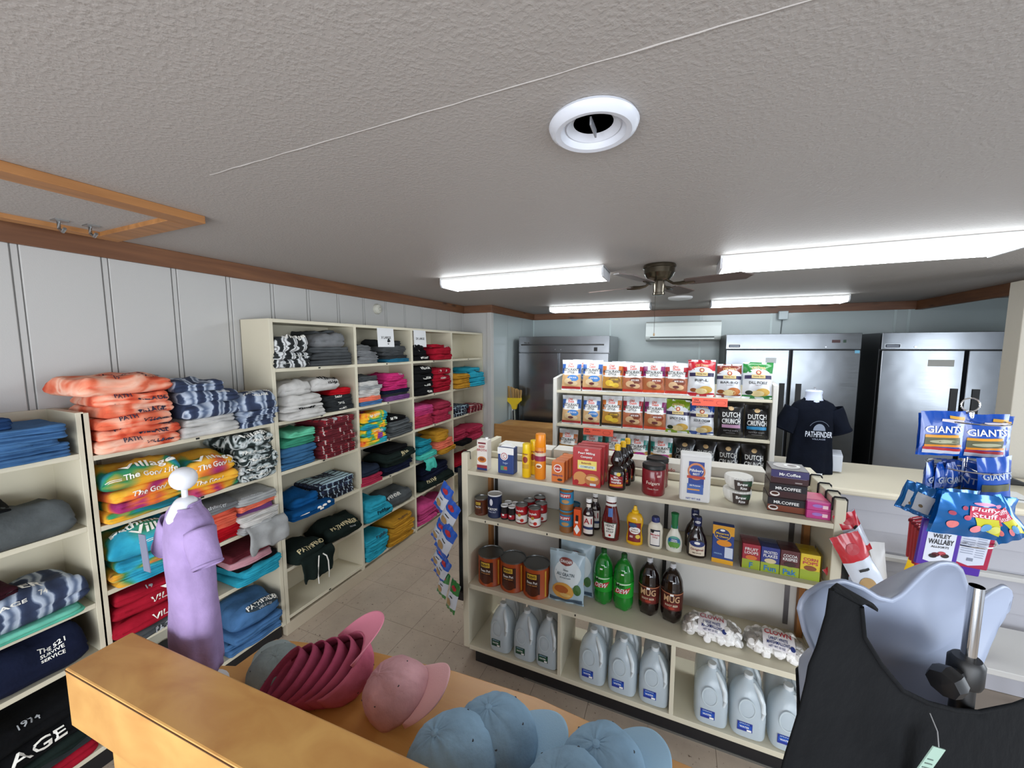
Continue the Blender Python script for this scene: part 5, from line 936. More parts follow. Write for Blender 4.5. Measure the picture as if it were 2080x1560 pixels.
for x0, x1, z0, z1, k in ((.10, .325, 1.492, 1.548, 'upper'), (-.685, -.45, 1.208, 1.262, 'lower')):
    t = thing('shelf_sign', 'bright orange special price sign on the %s chip shelf edge' % k, 'sign', (x0, G2Y - .004, z0), rot=(radians(-4), 0, 0)); w, h_ = x1 - x0, z1 - z0
    MB().box(0, w, -.001, 0, 0, h_, SG).build('card', t, 0); S = flat(-.001)
    for s_, u, v, hh, ww in (('Old', .028, .040, .012, .030), ('Dutch', .033, .024, .012, .045), ('SPECIAL!', .105, .040, .009, .065)):
        d = MB(); text(d, S, s_, u, v, hh, C('#3a1010', .5) if u < .05 else DR, .001, ww); d.build('lettering', t, 0)
    d = MB(); oval(d, S, .185, .026, .030, .016, DR, .001, 24, 1, r0=.92); d.build('price_ring', t)
CW = C('#dfe2e6', .22, coat=.3)
def chipR(label, x, zb, kind, yo=.03, H=.242, Wd=.162, rz=0, rx=-6):
    cc, low, chipc, ft, arc, band = {'blue': ('#3a66b0', '#cfa878', '#dcc39a', '#a8242c', 'BITE SIZE', '#3f7fc4'), 'gold': ('#c9702c', '#b58238', '#e0b93a', '#3a2014', 'ZESTY CHEESE', '#7c5a1c'),
        'red': ('#a62430', '#b06a4a', '#d9b48a', '#c9382a', 'BITE SIZE', '#7a3a20'), 'rose': ('#8a2a6a', '#a8623c', '#c49a6a', '#d9502e', 'BITE SIZE', '#8a3c1c'), 'teal': ('#2f8f86', '#b0803a', '#cfae7a', '#7a2f90', 'ORIGINAL', '#b02f86')}[kind]
    h_ = H; k = Wd / .15
    d = [('corner_panel', Rr(-.073 * k, -.045 * k, h_ * .56, h_ * .86, C(cc, .3), .0015, 5, 8)), ('corner_panel', Rr(.045 * k, .073 * k, h_ * .56, h_ * .86, C(cc, .3), .0015, 5, 8)),
         ('white_panel', Rr(-.055 * k, .055 * k, h_ * .50, h_ * .72, PW, .0022, 8, 6)), ('logo', T('Old', -.008, h_ * .86, .018, C('#d9481c', .4), .003, .035)), ('logo', T('Dutch', .0, h_ * .785, .018, C('#d9481c', .4), .003, .050)),
         ('lettering', T('RESTAURANTE', 0, h_ * .675, .023, BLACK, .0035, .130 * k)), ('lettering', T('-STYLE-', 0, h_ * .585, .017, BLACK, .0035, .066 * k)),
         ('snack_window', Rr(-.073 * k, .073 * k, h_ * .12, h_ * .52, C(low, .35), .0015, 12, 8)), ('arc_band', Ov(.018, h_ * .40, .042 * k, .026, C(band, .35), .0025, rings=2)), ('lettering', T(arc, .018, h_ * .42, .010, PW if kind != 'gold' else YL, .0036, .058)),
         ('snack', Ov(-.02, h_ * .30, .032, .024, C(chipc, .5), .003, rings=2)), ('snack', Ov(.025, h_ * .24, .028, .018, C(chipc, .5), .003, rings=2)), ('dip', Ov(.0, h_ * .25, .022, .010, C('#6f3a3a' if kind != 'gold' else '#e8c93a', .4), .0038, rings=1)), ('foot_band', Rr(-.073 * k, .073 * k, h_ * .045, h_ * .13, C(ft, .3), .002, 12, 3))]
    return bag('chip_bag', label, 'chip bag', (x, G2Y + yo, zb), Wd, H, .075, CW, CW, d, rz, x * 31 + zb, rot=(radians(rx), 0, rz), res=(14, 18))
def chipK(label, x, zb, c1, nm, c2='#c9a14a', yo=.03, H=.262, Wd=.180, rz=0):
    h_ = H; top = C(c1, .3, coat=.3); d = [('white_arc', Ov(0, h_ * .60, .080, .055, C('#c9ccd0', .3), .001, rings=3)), ('ribbon', Rr(-.080, .080, h_ * .54, h_ * .64, C('#2a2348', .35), .0016, 14, 3)), ('ribbon_plate', Rr(-.04, .04, h_ * .56, h_ * .655, C('#c9b27a', .4), .0026, 8, 2)), ('lettering', T('Family Size', 0, h_ * .607, .009, BLACK, .0036, .06)), ('logo', T('Old Dutch', 0, h_ * .83, .018, C('#d9b27a', .4), .002, .082, arch=.008)), ('medallion', Ov(0, h_ * .715, .016, .015, C('#a8432c', .4), .003, rings=1)), ('medallion_core', Ov(0, h_ * .715, .009, .009, C('#e0c0a0', .4), .0038, rings=1)),
         ('lettering', T(nm, 0, h_ * .44, .018, BLACK, .0026, min(.11, .018 * len(nm)))), ('lettering', T('Potato Chips', 0, h_ * .37, .007, C('#7a5a5a', .4), .0026)), ('snack', Ov(.030, h_ * .19, .042, .026, C(c2, .5), .0026, rings=2)), ('snack', Ov(.0, h_ * .15, .040, .020, C('#e3cf9a', .5), .003, rings=2)), ('ingredient', Ov(-.05, h_ * .17, .022, .014, C({'DILL PICKLE': '#1f2a20', 'SPICY DILL': '#22301c', 'SOUR CREAM': '#e3e6ea'}.get(nm, '#8a4a1c'), .4), .0032, rings=2))]
    return bag('chip_bag', label, 'chip bag', (x, G2Y + yo, zb), Wd, H, .085, C('#d4d6da', .22, coat=.3), CW, d, rz, x * 17 + zb, rot=(radians(-6), 0, rz), bands=((h_ * .70, h_ + 1e-6, top), (0, h_ * .10, top)), res=(14, 20))
def chipD(label, x, zb, c2, yo=.03, H=.24, Wd=.155, col='#dcdcda', rz=0):
    h_ = H; BKF = C('#141416', .25, coat=.4); tm = C(col, .45)
    d = [('medallion', Ov(0, h_ * .83, .018, .014, C('#b8996a', .4), .002, rings=1)), ('lettering', T('DUTCH', 0, h_ * .655, .034, tm, .003, .110)), ('lettering', T('CRUNCH', 0, h_ * .47, .034, tm, .003, .115)), ('flavor_band', Rr(-.058, .058, h_ * .28, h_ * .37, C(c2, .4), .002, 10, 2)), ('lettering', T('KETTLE CHIPS', 0, h_ * .20, .009, C('#8f8f8f', .5), .003, .09)), ('small_line', Rr(-.03, .03, h_ * .13, h_ * .14, C('#9a9a9a', .5), .003, 6, 1))]
    return bag('chip_bag', label, 'chip bag', (x, G2Y + yo, zb), Wd, H, .08, BKF, BKF, d, rz, x * 13 + zb, rot=(radians(-6), 0, rz), res=(14, 18))
zA, zB, zC = 1.556, 1.276, .976
chipR('leftmost blue and white chip bag, top shelf of the rack', -.800, zA, 'blue', H=.25); chipR('second blue and white chip bag from left, top shelf', -.628, zA, 'blue', H=.25)
chipR('blue and white chip bag half hidden behind the leftmost, top shelf', -.735, zA, 'blue', yo=.13, H=.25, rz=.1); chipR('gold cheese-flavour chip bag on the top shelf', -.470, zA, 'gold', H=.238); chipR('gold chip bag peeking out behind the gold one, top shelf', -.415, zA, 'gold', yo=.13, H=.24)
chipR('red and white chip bag right of the gold bag, top shelf', -.315, zA, 'red', H=.235); chipR('purple-cornered chip bag in the middle, top shelf', -.165, zA, 'rose', H=.24, rz=.06); chipR('red chip bag behind the purple-cornered one, top shelf', -.095, zA, 'red', yo=.12, H=.245)
chipR('red and white chip bag left of the large red bag, top shelf', -.010, zA, 'red', H=.238)
chipK('large bag with red top, top shelf of the rack', .155, zA, '#b81f2e', 'RIP-L', yo=.02); chipK('bag with brown top, top shelf of the rack', .330, zA, '#7a3022', 'BAR-B-Q', '#b5682c', H=.235, Wd=.155); chipK('bag with green top at right end, top shelf', .500, zA, '#1f7a34', 'DILL PICKLE', yo=.02, H=.25)
chipR('leftmost blue and white chip bag, middle shelf', -.795, zB, 'blue', H=.238); chipR('second blue and white chip bag from left, middle shelf', -.630, zB, 'blue', H=.235, Wd=.14); chipR('gold cheese-flavour chip bag on the middle shelf', -.470, zB, 'gold', H=.25, Wd=.155)
chipR('red and white chip bag with salsa picture, middle shelf', -.310, zB, 'red', H=.252, Wd=.155); chipR('purple-cornered chip bag on the middle shelf', -.148, zB, 'rose', H=.252)
chipK('bag with lime green top, middle shelf', .010, zB, '#7c9a1e', 'SPICY DILL', H=.245, Wd=.165); chipK('bag with blue top half under the orange sign', .170, zB, '#1f4a9a', 'SOUR CREAM', H=.235, Wd=.165)
chipD('black bag with mauve band, middle shelf', .352, zB, '#b58aa8', yo=.02, H=.245, Wd=.165, rz=.03); chipD('black bag with blue band at right end, middle shelf', .510, zB, '#2f86b8', H=.235, Wd=.14)
chipR('leftmost teal and white chip bag, bottom visible shelf', -.82, zC, 'gold', H=.25); chipR('teal-cornered chip bag beneath the lower orange sign', -.62, zC, 'teal', H=.245); chipR('teal-cornered chip bag behind the syrup bottles', -.44, zC, 'teal', H=.25)
chipR('teal-cornered chip bag with purple oval, left of the pair', -.268, zC, 'teal', H=.25, Wd=.16); chipR('teal-cornered chip bag with purple oval, right of the pair', -.095, zC, 'teal', H=.25, Wd=.16)
for i, (x, c_, col) in enumerate(((.065, '#3a3a3c', '#8a8a88'), (.205, '#444444', '#9a9a98'), (.350, '#7fc4c4', '#b9b9b6'), (.505, '#e0563a', '#d6d6d3'))):
    chipD(['first', 'second', 'third', 'fourth'][i] + ' black chip bag from the left, bottom visible shelf', x, zC, c_, H=.255, Wd=.15, col=col)

# clip-strip bags hanging at both ends of the gondola
BL2 = C('#1b55b8', .25, coat=.4); WH2 = C('#c9cfd9', .25, coat=.4); GN2 = C('#2a7a34', .25, coat=.4); RD2 = C('#bb1626', .25, coat=.4)
def snack(label, u, v, Y, Wd, H, tilt, top, body, foot, extra=(), rz=0, twist=0.0):
    p = on_y(u, v, Y); d = [('picture', Ov(-.012, H * .30, Wd * .26, H * .12, C('#a8895c', .5), .002, rings=2)), ('small_mark', Rr(-Wd * .16, Wd * .16, H * .50, H * .53, BLACK, .002, 4, 1)), ('logo', Ov(0, H * .80, Wd * .24, H * .07, C('#b02a34', .4), .002, rings=1))] + list(extra)
    t = bag('snack_bag', label, 'snack bag', p, Wd, H, .035, body, C('#9aa0aa', .3), d, 0, u * .1, bands=((H * .64, H + 1e-6, top), (0, H * .16, foot)), res=(10, 14))
    t.rotation_euler = (radians(-4), radians(tilt), rz); return t
for i, (u, v, yy, w_, h_, top, foot, l) in enumerate(((890, 1035, 1.86, .105, .19, BL2, BL2, 'topmost blue and white snack bag'), (900, 1072, 1.84, .12, .205, BL2, BL2, 'second blue and white snack bag from the top'), (884, 1098, 1.87, .10, .16, BL2, BL2, 'third blue snack bag, sticking out leftmost'),
        (893, 1122, 1.83, .12, .21, BL2, BL2, 'large blue and white snack bag at mid strip'), (884, 1150, 1.86, .10, .16, BL2, BL2, 'fifth blue and white snack bag down'), (890, 1172, 1.85, .10, .16, BL2, BL2, 'lowest blue and white snack bag'),
        (896, 1210, 1.86, .09, .17, GN2, GN2, 'upper green and white snack bag'), (914, 1240, 1.84, .085, .20, GN2, GN2, 'lower green and white snack bag'))):
    snack(l + ', left end of the gondola', u, v, yy - i * .004, w_, h_, 30 if i < 6 else 14, top, WH2, foot, rz=-.35)
t = thing('clip_strip', 'dark clip strip hanging at the left end of the gondola', 'clip strip', (-1.155, 1.90, .42))
MB().box(-.015, .015, 0, .004, 0, .78, BLACK).build('strip', t, 0); MB().box(-.07, .02, -.02, .0, -.03, .02, C('#3a3333', .5)).build('foot_card', t, 0)
for i, (u, v, yy, w_, h_, tl, l) in enumerate(((1750, 1122, 1.90, .085, .17, -24, 'upper red and white snack bag'), (1788, 1228, 1.87, .105, .30, -27, 'long red and white snack bag'), (1752, 1215, 1.93, .11, .17, -38, 'lowest red and white snack bag'))):
    snack(l + ', right end of the gondola', u, v, yy, w_, h_, tl, RD2, WH2, RD2, rz=.25)
t = thing('clip_strip', 'black clip strip hanging at the right end of the gondola', 'clip strip', (.655, 1.90, .70))
MB().box(-.012, .012, 0, .004, 0, .50, BLACK).build('strip', t, 0)
for zz in (.48, .38, .24): MB().tube([(0, -.002, zz), (.01, -.02, zz + .015), (.012, -.03, zz + .03)], .004, BLACK, 6).build('clip', t)

# ------------------------------------------------------------------ sales counter
CT = C('#d9d0ba', .45); SID = C('#a7a6ac', .55, bump=.04, bs=150)
ct = thing('sales_counter', 'long cream-topped sales counter faced with white lap siding', 'counter', (1.5, 2.88, 0))
MB().box(-.84, .82, -.02, .66, 1.02, 1.06, CT).build('countertop', ct, 0, bevel=.012)
zz = 0.0
while zz < 1.0:
    h_ = min(.115, 1.02 - zz); MB().prism([(0.0, zz), (.012, zz), (.012, zz + h_), (.009, zz + h_)], -.82, .82, SID, Matrix(((0, 0, 1, 0), (1, 0, 0, 0), (0, 1, 0, 0), (0, 0, 0, 1)))).build('siding_board', ct, 0); zz += .117
MB().box(-.82, .82, .012, .62, 0, 1.02, C('#b8b4a8', .6)).build('carcass', ct, 0)
MB().box(-.80, .80, -.045, .0, .665, .69, C('#b9b7b4', .5)).build('ledge', ct, 0, bevel=.003)
MB().box(.82, .86, -.03, .66, 0, 1.0, C('#6f675c', .6)).build('end_panel', ct, 0)
t = thing('card_reader', 'small white countertop terminal right of the navy T-shirt', 'terminal', (.985, 3.22, 1.061))
MB().prism([(-.03, .01), (.03, .01), (.035, .10), (.01, .155), (-.035, .12)], -.05, .05, C('#c3c7cf', .4), Matrix(((0, 0, 1, 0), (1, 0, 0, 0), (0, 1, 0, 0), (0, 0, 0, 1)))).build('case', t, 0, bevel=.004); MB().box(-.045, -.01, -.02, .02, 0, .012, BLACK).build('foot', t, 0)
t = thing('paper_sheet', 'white paper lying on the counter right of the candy rack', 'paper', (1.70, 3.08, 1.061), -.1); MB().box(-.14, .14, -.10, .12, 0, .0015, PW).build('sheet', t, 0)
MB().tube([(-.13, -.02, .004), (-.02, -.05, .004), (.10, -.06, .004), (.13, -.04, .004)], .002, C('#55585c', .5), 5).build('pen', t)
t = thing('phone_base', 'black desk device on the counter in front of the cream pillar', 'device', (1.90, 3.40, 1.061)); MB().prism([(-.08, 0), (.08, 0), (.08, .02), (-.04, .07), (-.08, .07)], -.06, .06, BLACK, Matrix.Rotation(pi / 2, 4, 'X')).build('case', t, 0, bevel=.006)
t = thing('acrylic_holder', 'clear acrylic sign holder on the counter by the cream pillar', 'sign holder', (1.86, 3.47, 1.061), .1); MB().box(-.06, .06, 0, .003, 0, .2, CLR).build('sheet', t, 0); MB().box(-.06, .06, -.04, .04, 0, .003, CLR).build('foot', t, 0)
# low bench with bags of charcoal and litter in front of the counter
t = thing('display_bench', 'low white bench under the litter bags before the sales counter', 'bench', (1.35, 2.62, 0))
MB().box(-.55, .5, -.2, .2, .38, .41, C('#b9b7b4', .5)).build('top', t, 0, bevel=.003)
for sx in (-.52, .47):
    for sy in (-.18, .15): MB().box(sx, sx + .03, sy, sy + .03, 0, .38, C('#b9b7b4', .5)).build('leg', t, 0)
def sack(label, x, y, z0, Wd, H, Tk, mat, design, rz=0, tilt=0):
    t = bag('sack', label, 'sack', (x, y, z0), Wd, H, Tk, mat, mat, design, rz, x * 9, bands=(), res=(14, 18)); t.rotation_euler = (radians(-6), radians(tilt), rz); return t
sack('yellow cat litter sack behind the mannequin', 1.165, 2.56, .41, .20, .42, .12, C('#d9ae12', .35), [('lettering', T('TIDY', -.02, .27, .035, BLACK, .003, .09)), ('lettering', T('CATS', -.02, .22, .035, BLACK, .003, .10)), ('band', Rr(-.10, .10, .40, .412, BLACK, .002, 8, 1)), ('purple_patch', Rr(.03, .10, .10, .30, C('#4a2a7a', .4), .002, 6, 8)), ('small_lines', Rr(-.07, .03, .16, .165, BLACK, .003, 6, 1))], -.05, 12)
t = sack('white and brown sack with side lettering left of the yellow litter', 1.005, 2.56, .41, .19, .45, .12, C('#b9b7b6', .4), [('side_panel', Rr(-.05, .0, .10, .34, PW, .003, 6, 10)), ('lettering', T('THE ORIGINAL', -.025, .22, .022, C('#24345a', .5), .005, .20, rot=-pi / 2)), ('brown_top', Rr(-.09, .02, .36, .44, C('#6f553f', .6), .003, 8, 4)), ('blue_foot', Rr(-.09, .09, .02, .08, C('#1d3f8a', .4), .003, 8, 3))], .0, -6)
sack('dark purple sack beneath the yellow litter sack', 1.33, 2.52, .41, .18, .25, .10, C('#3a2050', .4), [('seal', Ov(-.03, .16, .03, .03, C('#8a6fb0', .4), .002, rings=1))])

# ------------------------------------------------------------------ shirts on forms
def tee(root, mat, hw, hd, H, sl, neck, mat_in, sd=0, fat=1.0, sleeve_drop=.75):
    secs = [(0, 1.0, 1.0), (.15, .98, 1.0), (.4, .93, .95), (.62, .95, 1.0), (.78, 1.0, 1.02), (.88, 1.0, .92), (.94, .86, .75), (.975, .62, .58), (1.0, neck / hw, neck / hd * .9)]
    def f(i, j):
        s = j * (len(secs) - 1); k = min(int(s), len(secs) - 2); t_ = s - k; a, b = secs[k], secs[k + 1]
        zf, wf, df = [a[q] + (b[q] - a[q]) * t_ for q in range(3)]; an = 2 * pi * i
        fold = 1 + (.055 * sin(an * 5 + sd) + .03 * sin(an * 9 + 2 * sd)) * max(0, 1 - zf * 1.15)
        n = noise.noise(Vector((cos(an) * 2 + sd, sin(an) * 2, zf * 3))) * .012 * (hw / .12)
        x, y = hw * wf * cos(an), hd * df * sin(an); sg = lambda q, e: math.copysign(abs(q) ** e, q)
        return Vector(((hw * wf * sg(cos(an), .85)) * fold + n, (hd * df * sg(sin(an), .85)) * fold + n * .6, H * zf + (.02 * hw / .12 * (-sin(an)) * -1 if zf > .985 and sin(an) < 0 else 0) - (.018 * (hw / .12) if zf > .985 and sin(an) < -.2 else 0)))
    mb = MB(); mb.grid(f, 48, 40, mat, True); b = mb.build('shirt_body', root, 80, solid=.003)
    for s in (-1, 1):
        a = Vector((s * hw * .80, 0, H * .86)); e = Vector((s * (hw * 1.02 + sl * .55), -.01, H * .86 - sl * sleeve_drop)); ax = (e - a).normalized(); u = ax.cross(Vector((0, 1, 0))).normalized(); w = ax.cross(u)
        def g_(i, j, a=a, e=e, u=u, w=w):
            an = 2 * pi * i; r1 = hd * (1.0 - .12 * j) * fat; p = a + (e - a) * j; n = 1 + .05 * sin(3 * an + j * 5)
            return p + (u * cos(an) * r1 * .95 + w * sin(an) * r1 * .8) * n
        mb = MB(); mb.grid(g_, 28, 12, mat, True); mb.build('sleeve', root, 80, solid=.003)
        mb = MB(); mb.grid(lambda i, j: g_(i, .93 + .05 * j) + Vector((0, 0, 0)), 28, 2, mat, True); mb.build('sleeve_hem', root, 80, solid=.007)
    mb = MB(); n_ = 36; mb.tube([f(i / n_, 1.0) + Vector((0, 0, .002)) for i in range(n_)], .0045 * hw / .12, mat, 8, True); mb.build('collar', root, 80)
    return f
LAV = fab('#a791bf'); FORMW = C('#dcdde2', .35)
cs = thing('child_shirt_form', 'small lavender T-shirt on a white display form with ball top', 'display form', (-1.292, .61, .872), YAW - .45)
tee(cs, LAV, .078, .05, .50, .06, .034, None, 1.2, .92, 1.5)
for o in cs.children: o.location = (0, 0, .09)
MB().lathe([(0, .50), (.040, .52), (.046, .555), (.034, .585), (.026, .598), (.020, .604), (.0075, .608), (.0075, .64), (0, .64)], FORMW, 28).build('neck_form', cs)
MB().lathe([(0, -.033)] + [(.033 * cos(a), .033 * sin(a)) for a in [radians(d) for d in range(-75, 76, 15)]] + [(0, .033)], FORMW, 28, (0, 0, .662)).build('ball_top', cs)
MB().lathe([(0, 0), (.07, 0), (.07, .008), (.012, .014), (.011, .56), (0, .56)], FORMW, 24).build('stand', cs)
MB().box(-.062, -.022, -.066, -.064, .40, .51, C('#75788c', .6), Matrix.Rotation(radians(-7), 4, 'Y')).build('hang_tag', cs, 0)
ns = thing('shirt_form', 'navy T-shirt with white mountain print on a white bust form', 'display form', (.845, 3.17, 1.061), .12)
NVT = fab('#0e131f'); tee(ns, NVT, .125, .075, .50, .075, .05, None, 3.3, .95, 2.0)
MB().lathe([(0, .40), (.05, .42), (.066, .47), (.050, .505), (.046, .53), (.050, .552), (.044, .560), (0, .562)], C('#c6cfe6', .35), 28, ky=.8).build('neck_form', ns); MB().lathe([(0, 0), (.09, 0), (.09, .01), (.015, .02), (.015, .45), (0, .45)], FORMW, 24).build('stand', ns)
MB().tube([(.008, 0, .560), (.008, 0, .572), (.0, 0, .576)], .004, CHROME, 6).build('hook', ns)
S = lambda u, v: Vector((u, -.080 + .9 * u * u, v)); PWH = C('#c3c8d4', .6)
d = MB(); text(d, S, 'PATHFINDER', .012, .275, .038, PWH, .006, .150); d.build('print', ns, 0)
d = MB(); text(d, S, 'VILLAGE', .012, .243, .010, C('#8a92a5', .6), .006, .075); d.build('print', ns, 0)
d = MB(); oval(d, S, .012, .30, .034, .045, C('#7d8798', .6), .0055, 24, 2, 0, pi); d.build('print_dome', ns)
d = MB(); oval(d, S, .012, .30, .060, .065, C('#6a7486', .6), .0055, 24, 1, .15 * pi, .85 * pi, r0=.96); d.build('print_arch', ns)

# black tank top on a hollow white torso form, close to the camera
base = ray_at(1950, 1300, .5); tf = thing('torso_form', 'hollow white torso form on a chrome pole wearing a black tank top', 'display form', (base.x, base.y, 0), YAW)
SHW = C('#939cb0', .42)
tab = [(0, 1.602), (.022, 1.600), (.045, 1.590), (.065, 1.571), (.085, 1.552), (.105, 1.543), (.13, 1.547), (.16, 1.561), (.19, 1.570), (.215, 1.566), (.230, 1.552), (.238, 1.530)]
def lut(t_, x):
    if x <= t_[0][0]: return t_[0][1]
    for (a, b), (c_, d_) in zip(t_, t_[1:]):
        if x <= c_: return b + (d_ - b) * (x - a) / (c_ - a)
    return t_[-1][1]
hwz = [(.9, .13), (1.3, .150), (1.40, .166), (1.44, .178), (1.47, .194), (1.50, .213), (1.54, .238), (1.65, .238)]
MS = Matrix.Translation((.009, .056, 0)) @ Matrix.Rotation(radians(15.8), 4, 'Z') @ Matrix.Translation((0, 0, 1.55)) @ Matrix.Rotation(radians(11), 4, 'Y') @ Matrix.Translation((0, 0, -1.55))
def shell(i, j):
    u = 2 * i - 1; x0 = .238 * math.copysign(abs(u) ** .9, u); zt = lut(tab, abs(x0 - .052 * (1 - (x0 / .238) ** 2))); v = j ** 1.6; z = zt + (.95 - zt) * v
    x = x0 / .238 * lut(hwz, z) + max(0, 1.50 - z) * .27; r = abs(x0 / .238)
    y = .004 + .125 * (1 - r ** 2.4) * min(1, v * 3.2) ** .7 - .030 * math.exp(-((v - .16) / .07) ** 2) * math.exp(-((r - .55) / .25) ** 2)
    return MS @ Vector((x, y, z))
sh = MB().grid(shell, 60, 44, SHW).build('torso_shell', tf, 80, solid=.006)
TK = fab('#131416')
def tp(u, v, dy=0.0):
    d = .5
    for _ in range(6):
        x = (u - 1040) / 781 * d - (1950 - 1040) / 781 * .5; d = .5 + .018 + .30 * (x - .028) + dy
    return Vector((x, d - .5, EYE - .0958 * d - .9954 * (v - 780) / 781 * d))
UL = [(1186, 1671), (1240, 1668), (1310, 1654), (1350, 1641), (1385, 1638), (1450, 1628), (1560, 1604), (1800, 1570)]
UN = [(1224, 1738), (1290, 1750), (1350, 1790), (1410, 1842), (1440, 1900), (1458, 1960), (1464, 2010)]
UR = [(1330, 2300), (1410, 2190), (1450, 2085), (1464, 2010)]
mb = MB()
mb.grid(lambda i, j: (lambda v: tp(lut(UL, v) + (lut(UN, v + 38 * (1 - j) ** 2 * i) - lut(UL, v)) * i, v + 38 * (1 - j) ** 2 * i))(1186 + 278 * j), 20, 40, TK)
mb.grid(lambda i, j: (lambda v: tp(lut(UR, v) + (2330 - lut(UR, v)) * i, v))(1330 + 134 * j), 12, 20, TK)
def low(i, j):
    v = 1464 + 500 * j; a = lut(UL, min(v, 1799)); k = i * 32; u = a + (2010 - a) * k / 20 if k <= 20 else 2010 + 320 * (k - 20) / 12
    return tp(u, v, -.02 * sin(pi * (u - a) / (2330 - a)) * min(1, j * 3))
mb.grid(low, 32, 24, TK); mb.build('tank_back', tf, 80, solid=.003, merge=True)
mb = MB(); mb.grid(lambda i, j: tp(1671 + 67 * i + (30 + 14 * i) * j, 1187 + 37 * i + (5 + 10 * i) * j, .002 + .05 * j) + Vector((0, 0, .007 * sin(pi * j))), 8, 10, TK); mb.build('tank_strap', tf, 80, solid=.004)
mb = MB(); mb.grid(lambda i, j: (lambda p: Vector((p.x, p.y + .010, p.z)))(shell(.22 + .58 * i, .52 + .48 * j)), 40, 20, TK); mb.build('tank_front', tf, 80, solid=.003)
nb = [tp(u, v, -.002) for v, u in UN] + [tp(u, v, -.002) for v, u in reversed(UR)]
MB().tube(nb, .0028, TK, 6).build('neck_binding', tf, 80)
MB().tube([tp(u + 3, v, -.002) for v, u in UL[:5]], .0028, TK, 6).build('arm_binding', tf, 80)
PX, PY = .071, .045
MB().tube([(PX, PY, 1.12), (PX, PY, 1.575)], .0080, CHROME, 20).lathe([(0, 0), (.0080, 0)], DK, 16, (PX, PY, 1.5755)).build('pole', tf)
MB().tube([(PX - .002, PY, .02), (PX - .002, PY, 1.44)], .0125, BLACK, 16).build('lower_pole', tf)
MB().lathe([(0, 0), (.017, 0), (.019, .006), (.019, .034), (.015, .040), (0, .040)], BLACK, 24, (PX - .002, PY, 1.428)).build('clamp_collar', tf)
Mk = Matrix.Translation((PX - .018, PY - .006, 1.448)) @ Matrix.Rotation(radians(-100), 4, 'Y') @ Matrix.Rotation(.3, 4, 'X')
MB().lathe([(0, 0), (.008, 0), (.008, .012), (.018, .016), (.021, .027), (.018, .038), (0, .040)], BLACK, 8, M=Mk).build('clamp_knob', tf)
MB().lathe([(0, 0), (.17, 0), (.17, .012), (.02, .03), (0, .03)], STEEL, 32, (PX, PY, 0)).build('base', tf)
Mt = Matrix.Translation((-.079, -.042, 1.392)) @ Matrix.Rotation(radians(28), 4, 'Y') @ Matrix.Rotation(radians(14), 4, 'Z')
mb = MB(); mb.box(-.0135, .0135, -.0006, .0006, -.055, .036, C('#8fa89a', .6), Mt); tg = mb.build('hang_tag', tf, 0)
for k in range(9):
    mb = MB(); mb.box(-.010, .002 + .008 * ((k * 7) % 3) / 2, -.0012, -.0006, .018 - k * .006, .0192 - k * .006, C('#51615a', .6), Mt); mb.build('tag_text_line', tg, 0)
MB().tube([(-.052, -.02, 1.447), (-.058, -.035, 1.438), (-.064, -.043, 1.426)], .0006, C('#909090', .5), 5).build('tag_string', tf)

# ------------------------------------------------------------------ candy rack
cx, cy = 1.03, 2.03
cr = thing('candy_rack', 'chrome spinner rack of candy bags on a pole beside the gondola', 'rack', (cx, cy, 0))
MB().tube([(0, 0, .03), (0, 0, 1.665)], .009, CHROME, 16).build('pole', cr); MB().lathe([(0, 0), (.2, 0), (.2, .01), (.02, .03), (0, .03)], STEEL, 32).build('base', cr)
MB().tube([(.026 * cos(a), 0, 1.690 + .026 * sin(a)) for a in [k * pi / 10 for k in range(20)]], .0028, CHROME, 8, True).build('ring_top', cr)
MB().lathe([(0, 1.640), (.012, 1.640), (.013, 1.662), (.006, 1.668), (0, 1.668)], CHROME, 16).build('finial', cr)
for z in (1.63, 1.45, 1.30, 1.17): MB().tube([(.10 * cos(a), .10 * sin(a), z) for a in [k * pi / 12 for k in range(24)]], .003, CHROME, 6, True).tube([(-.10, 0, z), (.10, 0, z)], .003, CHROME, 6).tube([(0, -.10, z), (0, .10, z)], .003, CHROME, 6).build('wire_ring', cr)
CB = C('#0c4cae', .22, coat=.4); CB2 = C('#0d67b0', .15, coat=.5, metal=.45); PU = C('#4a2394', .3, coat=.3); RW = C('#b01830', .3, coat=.3)
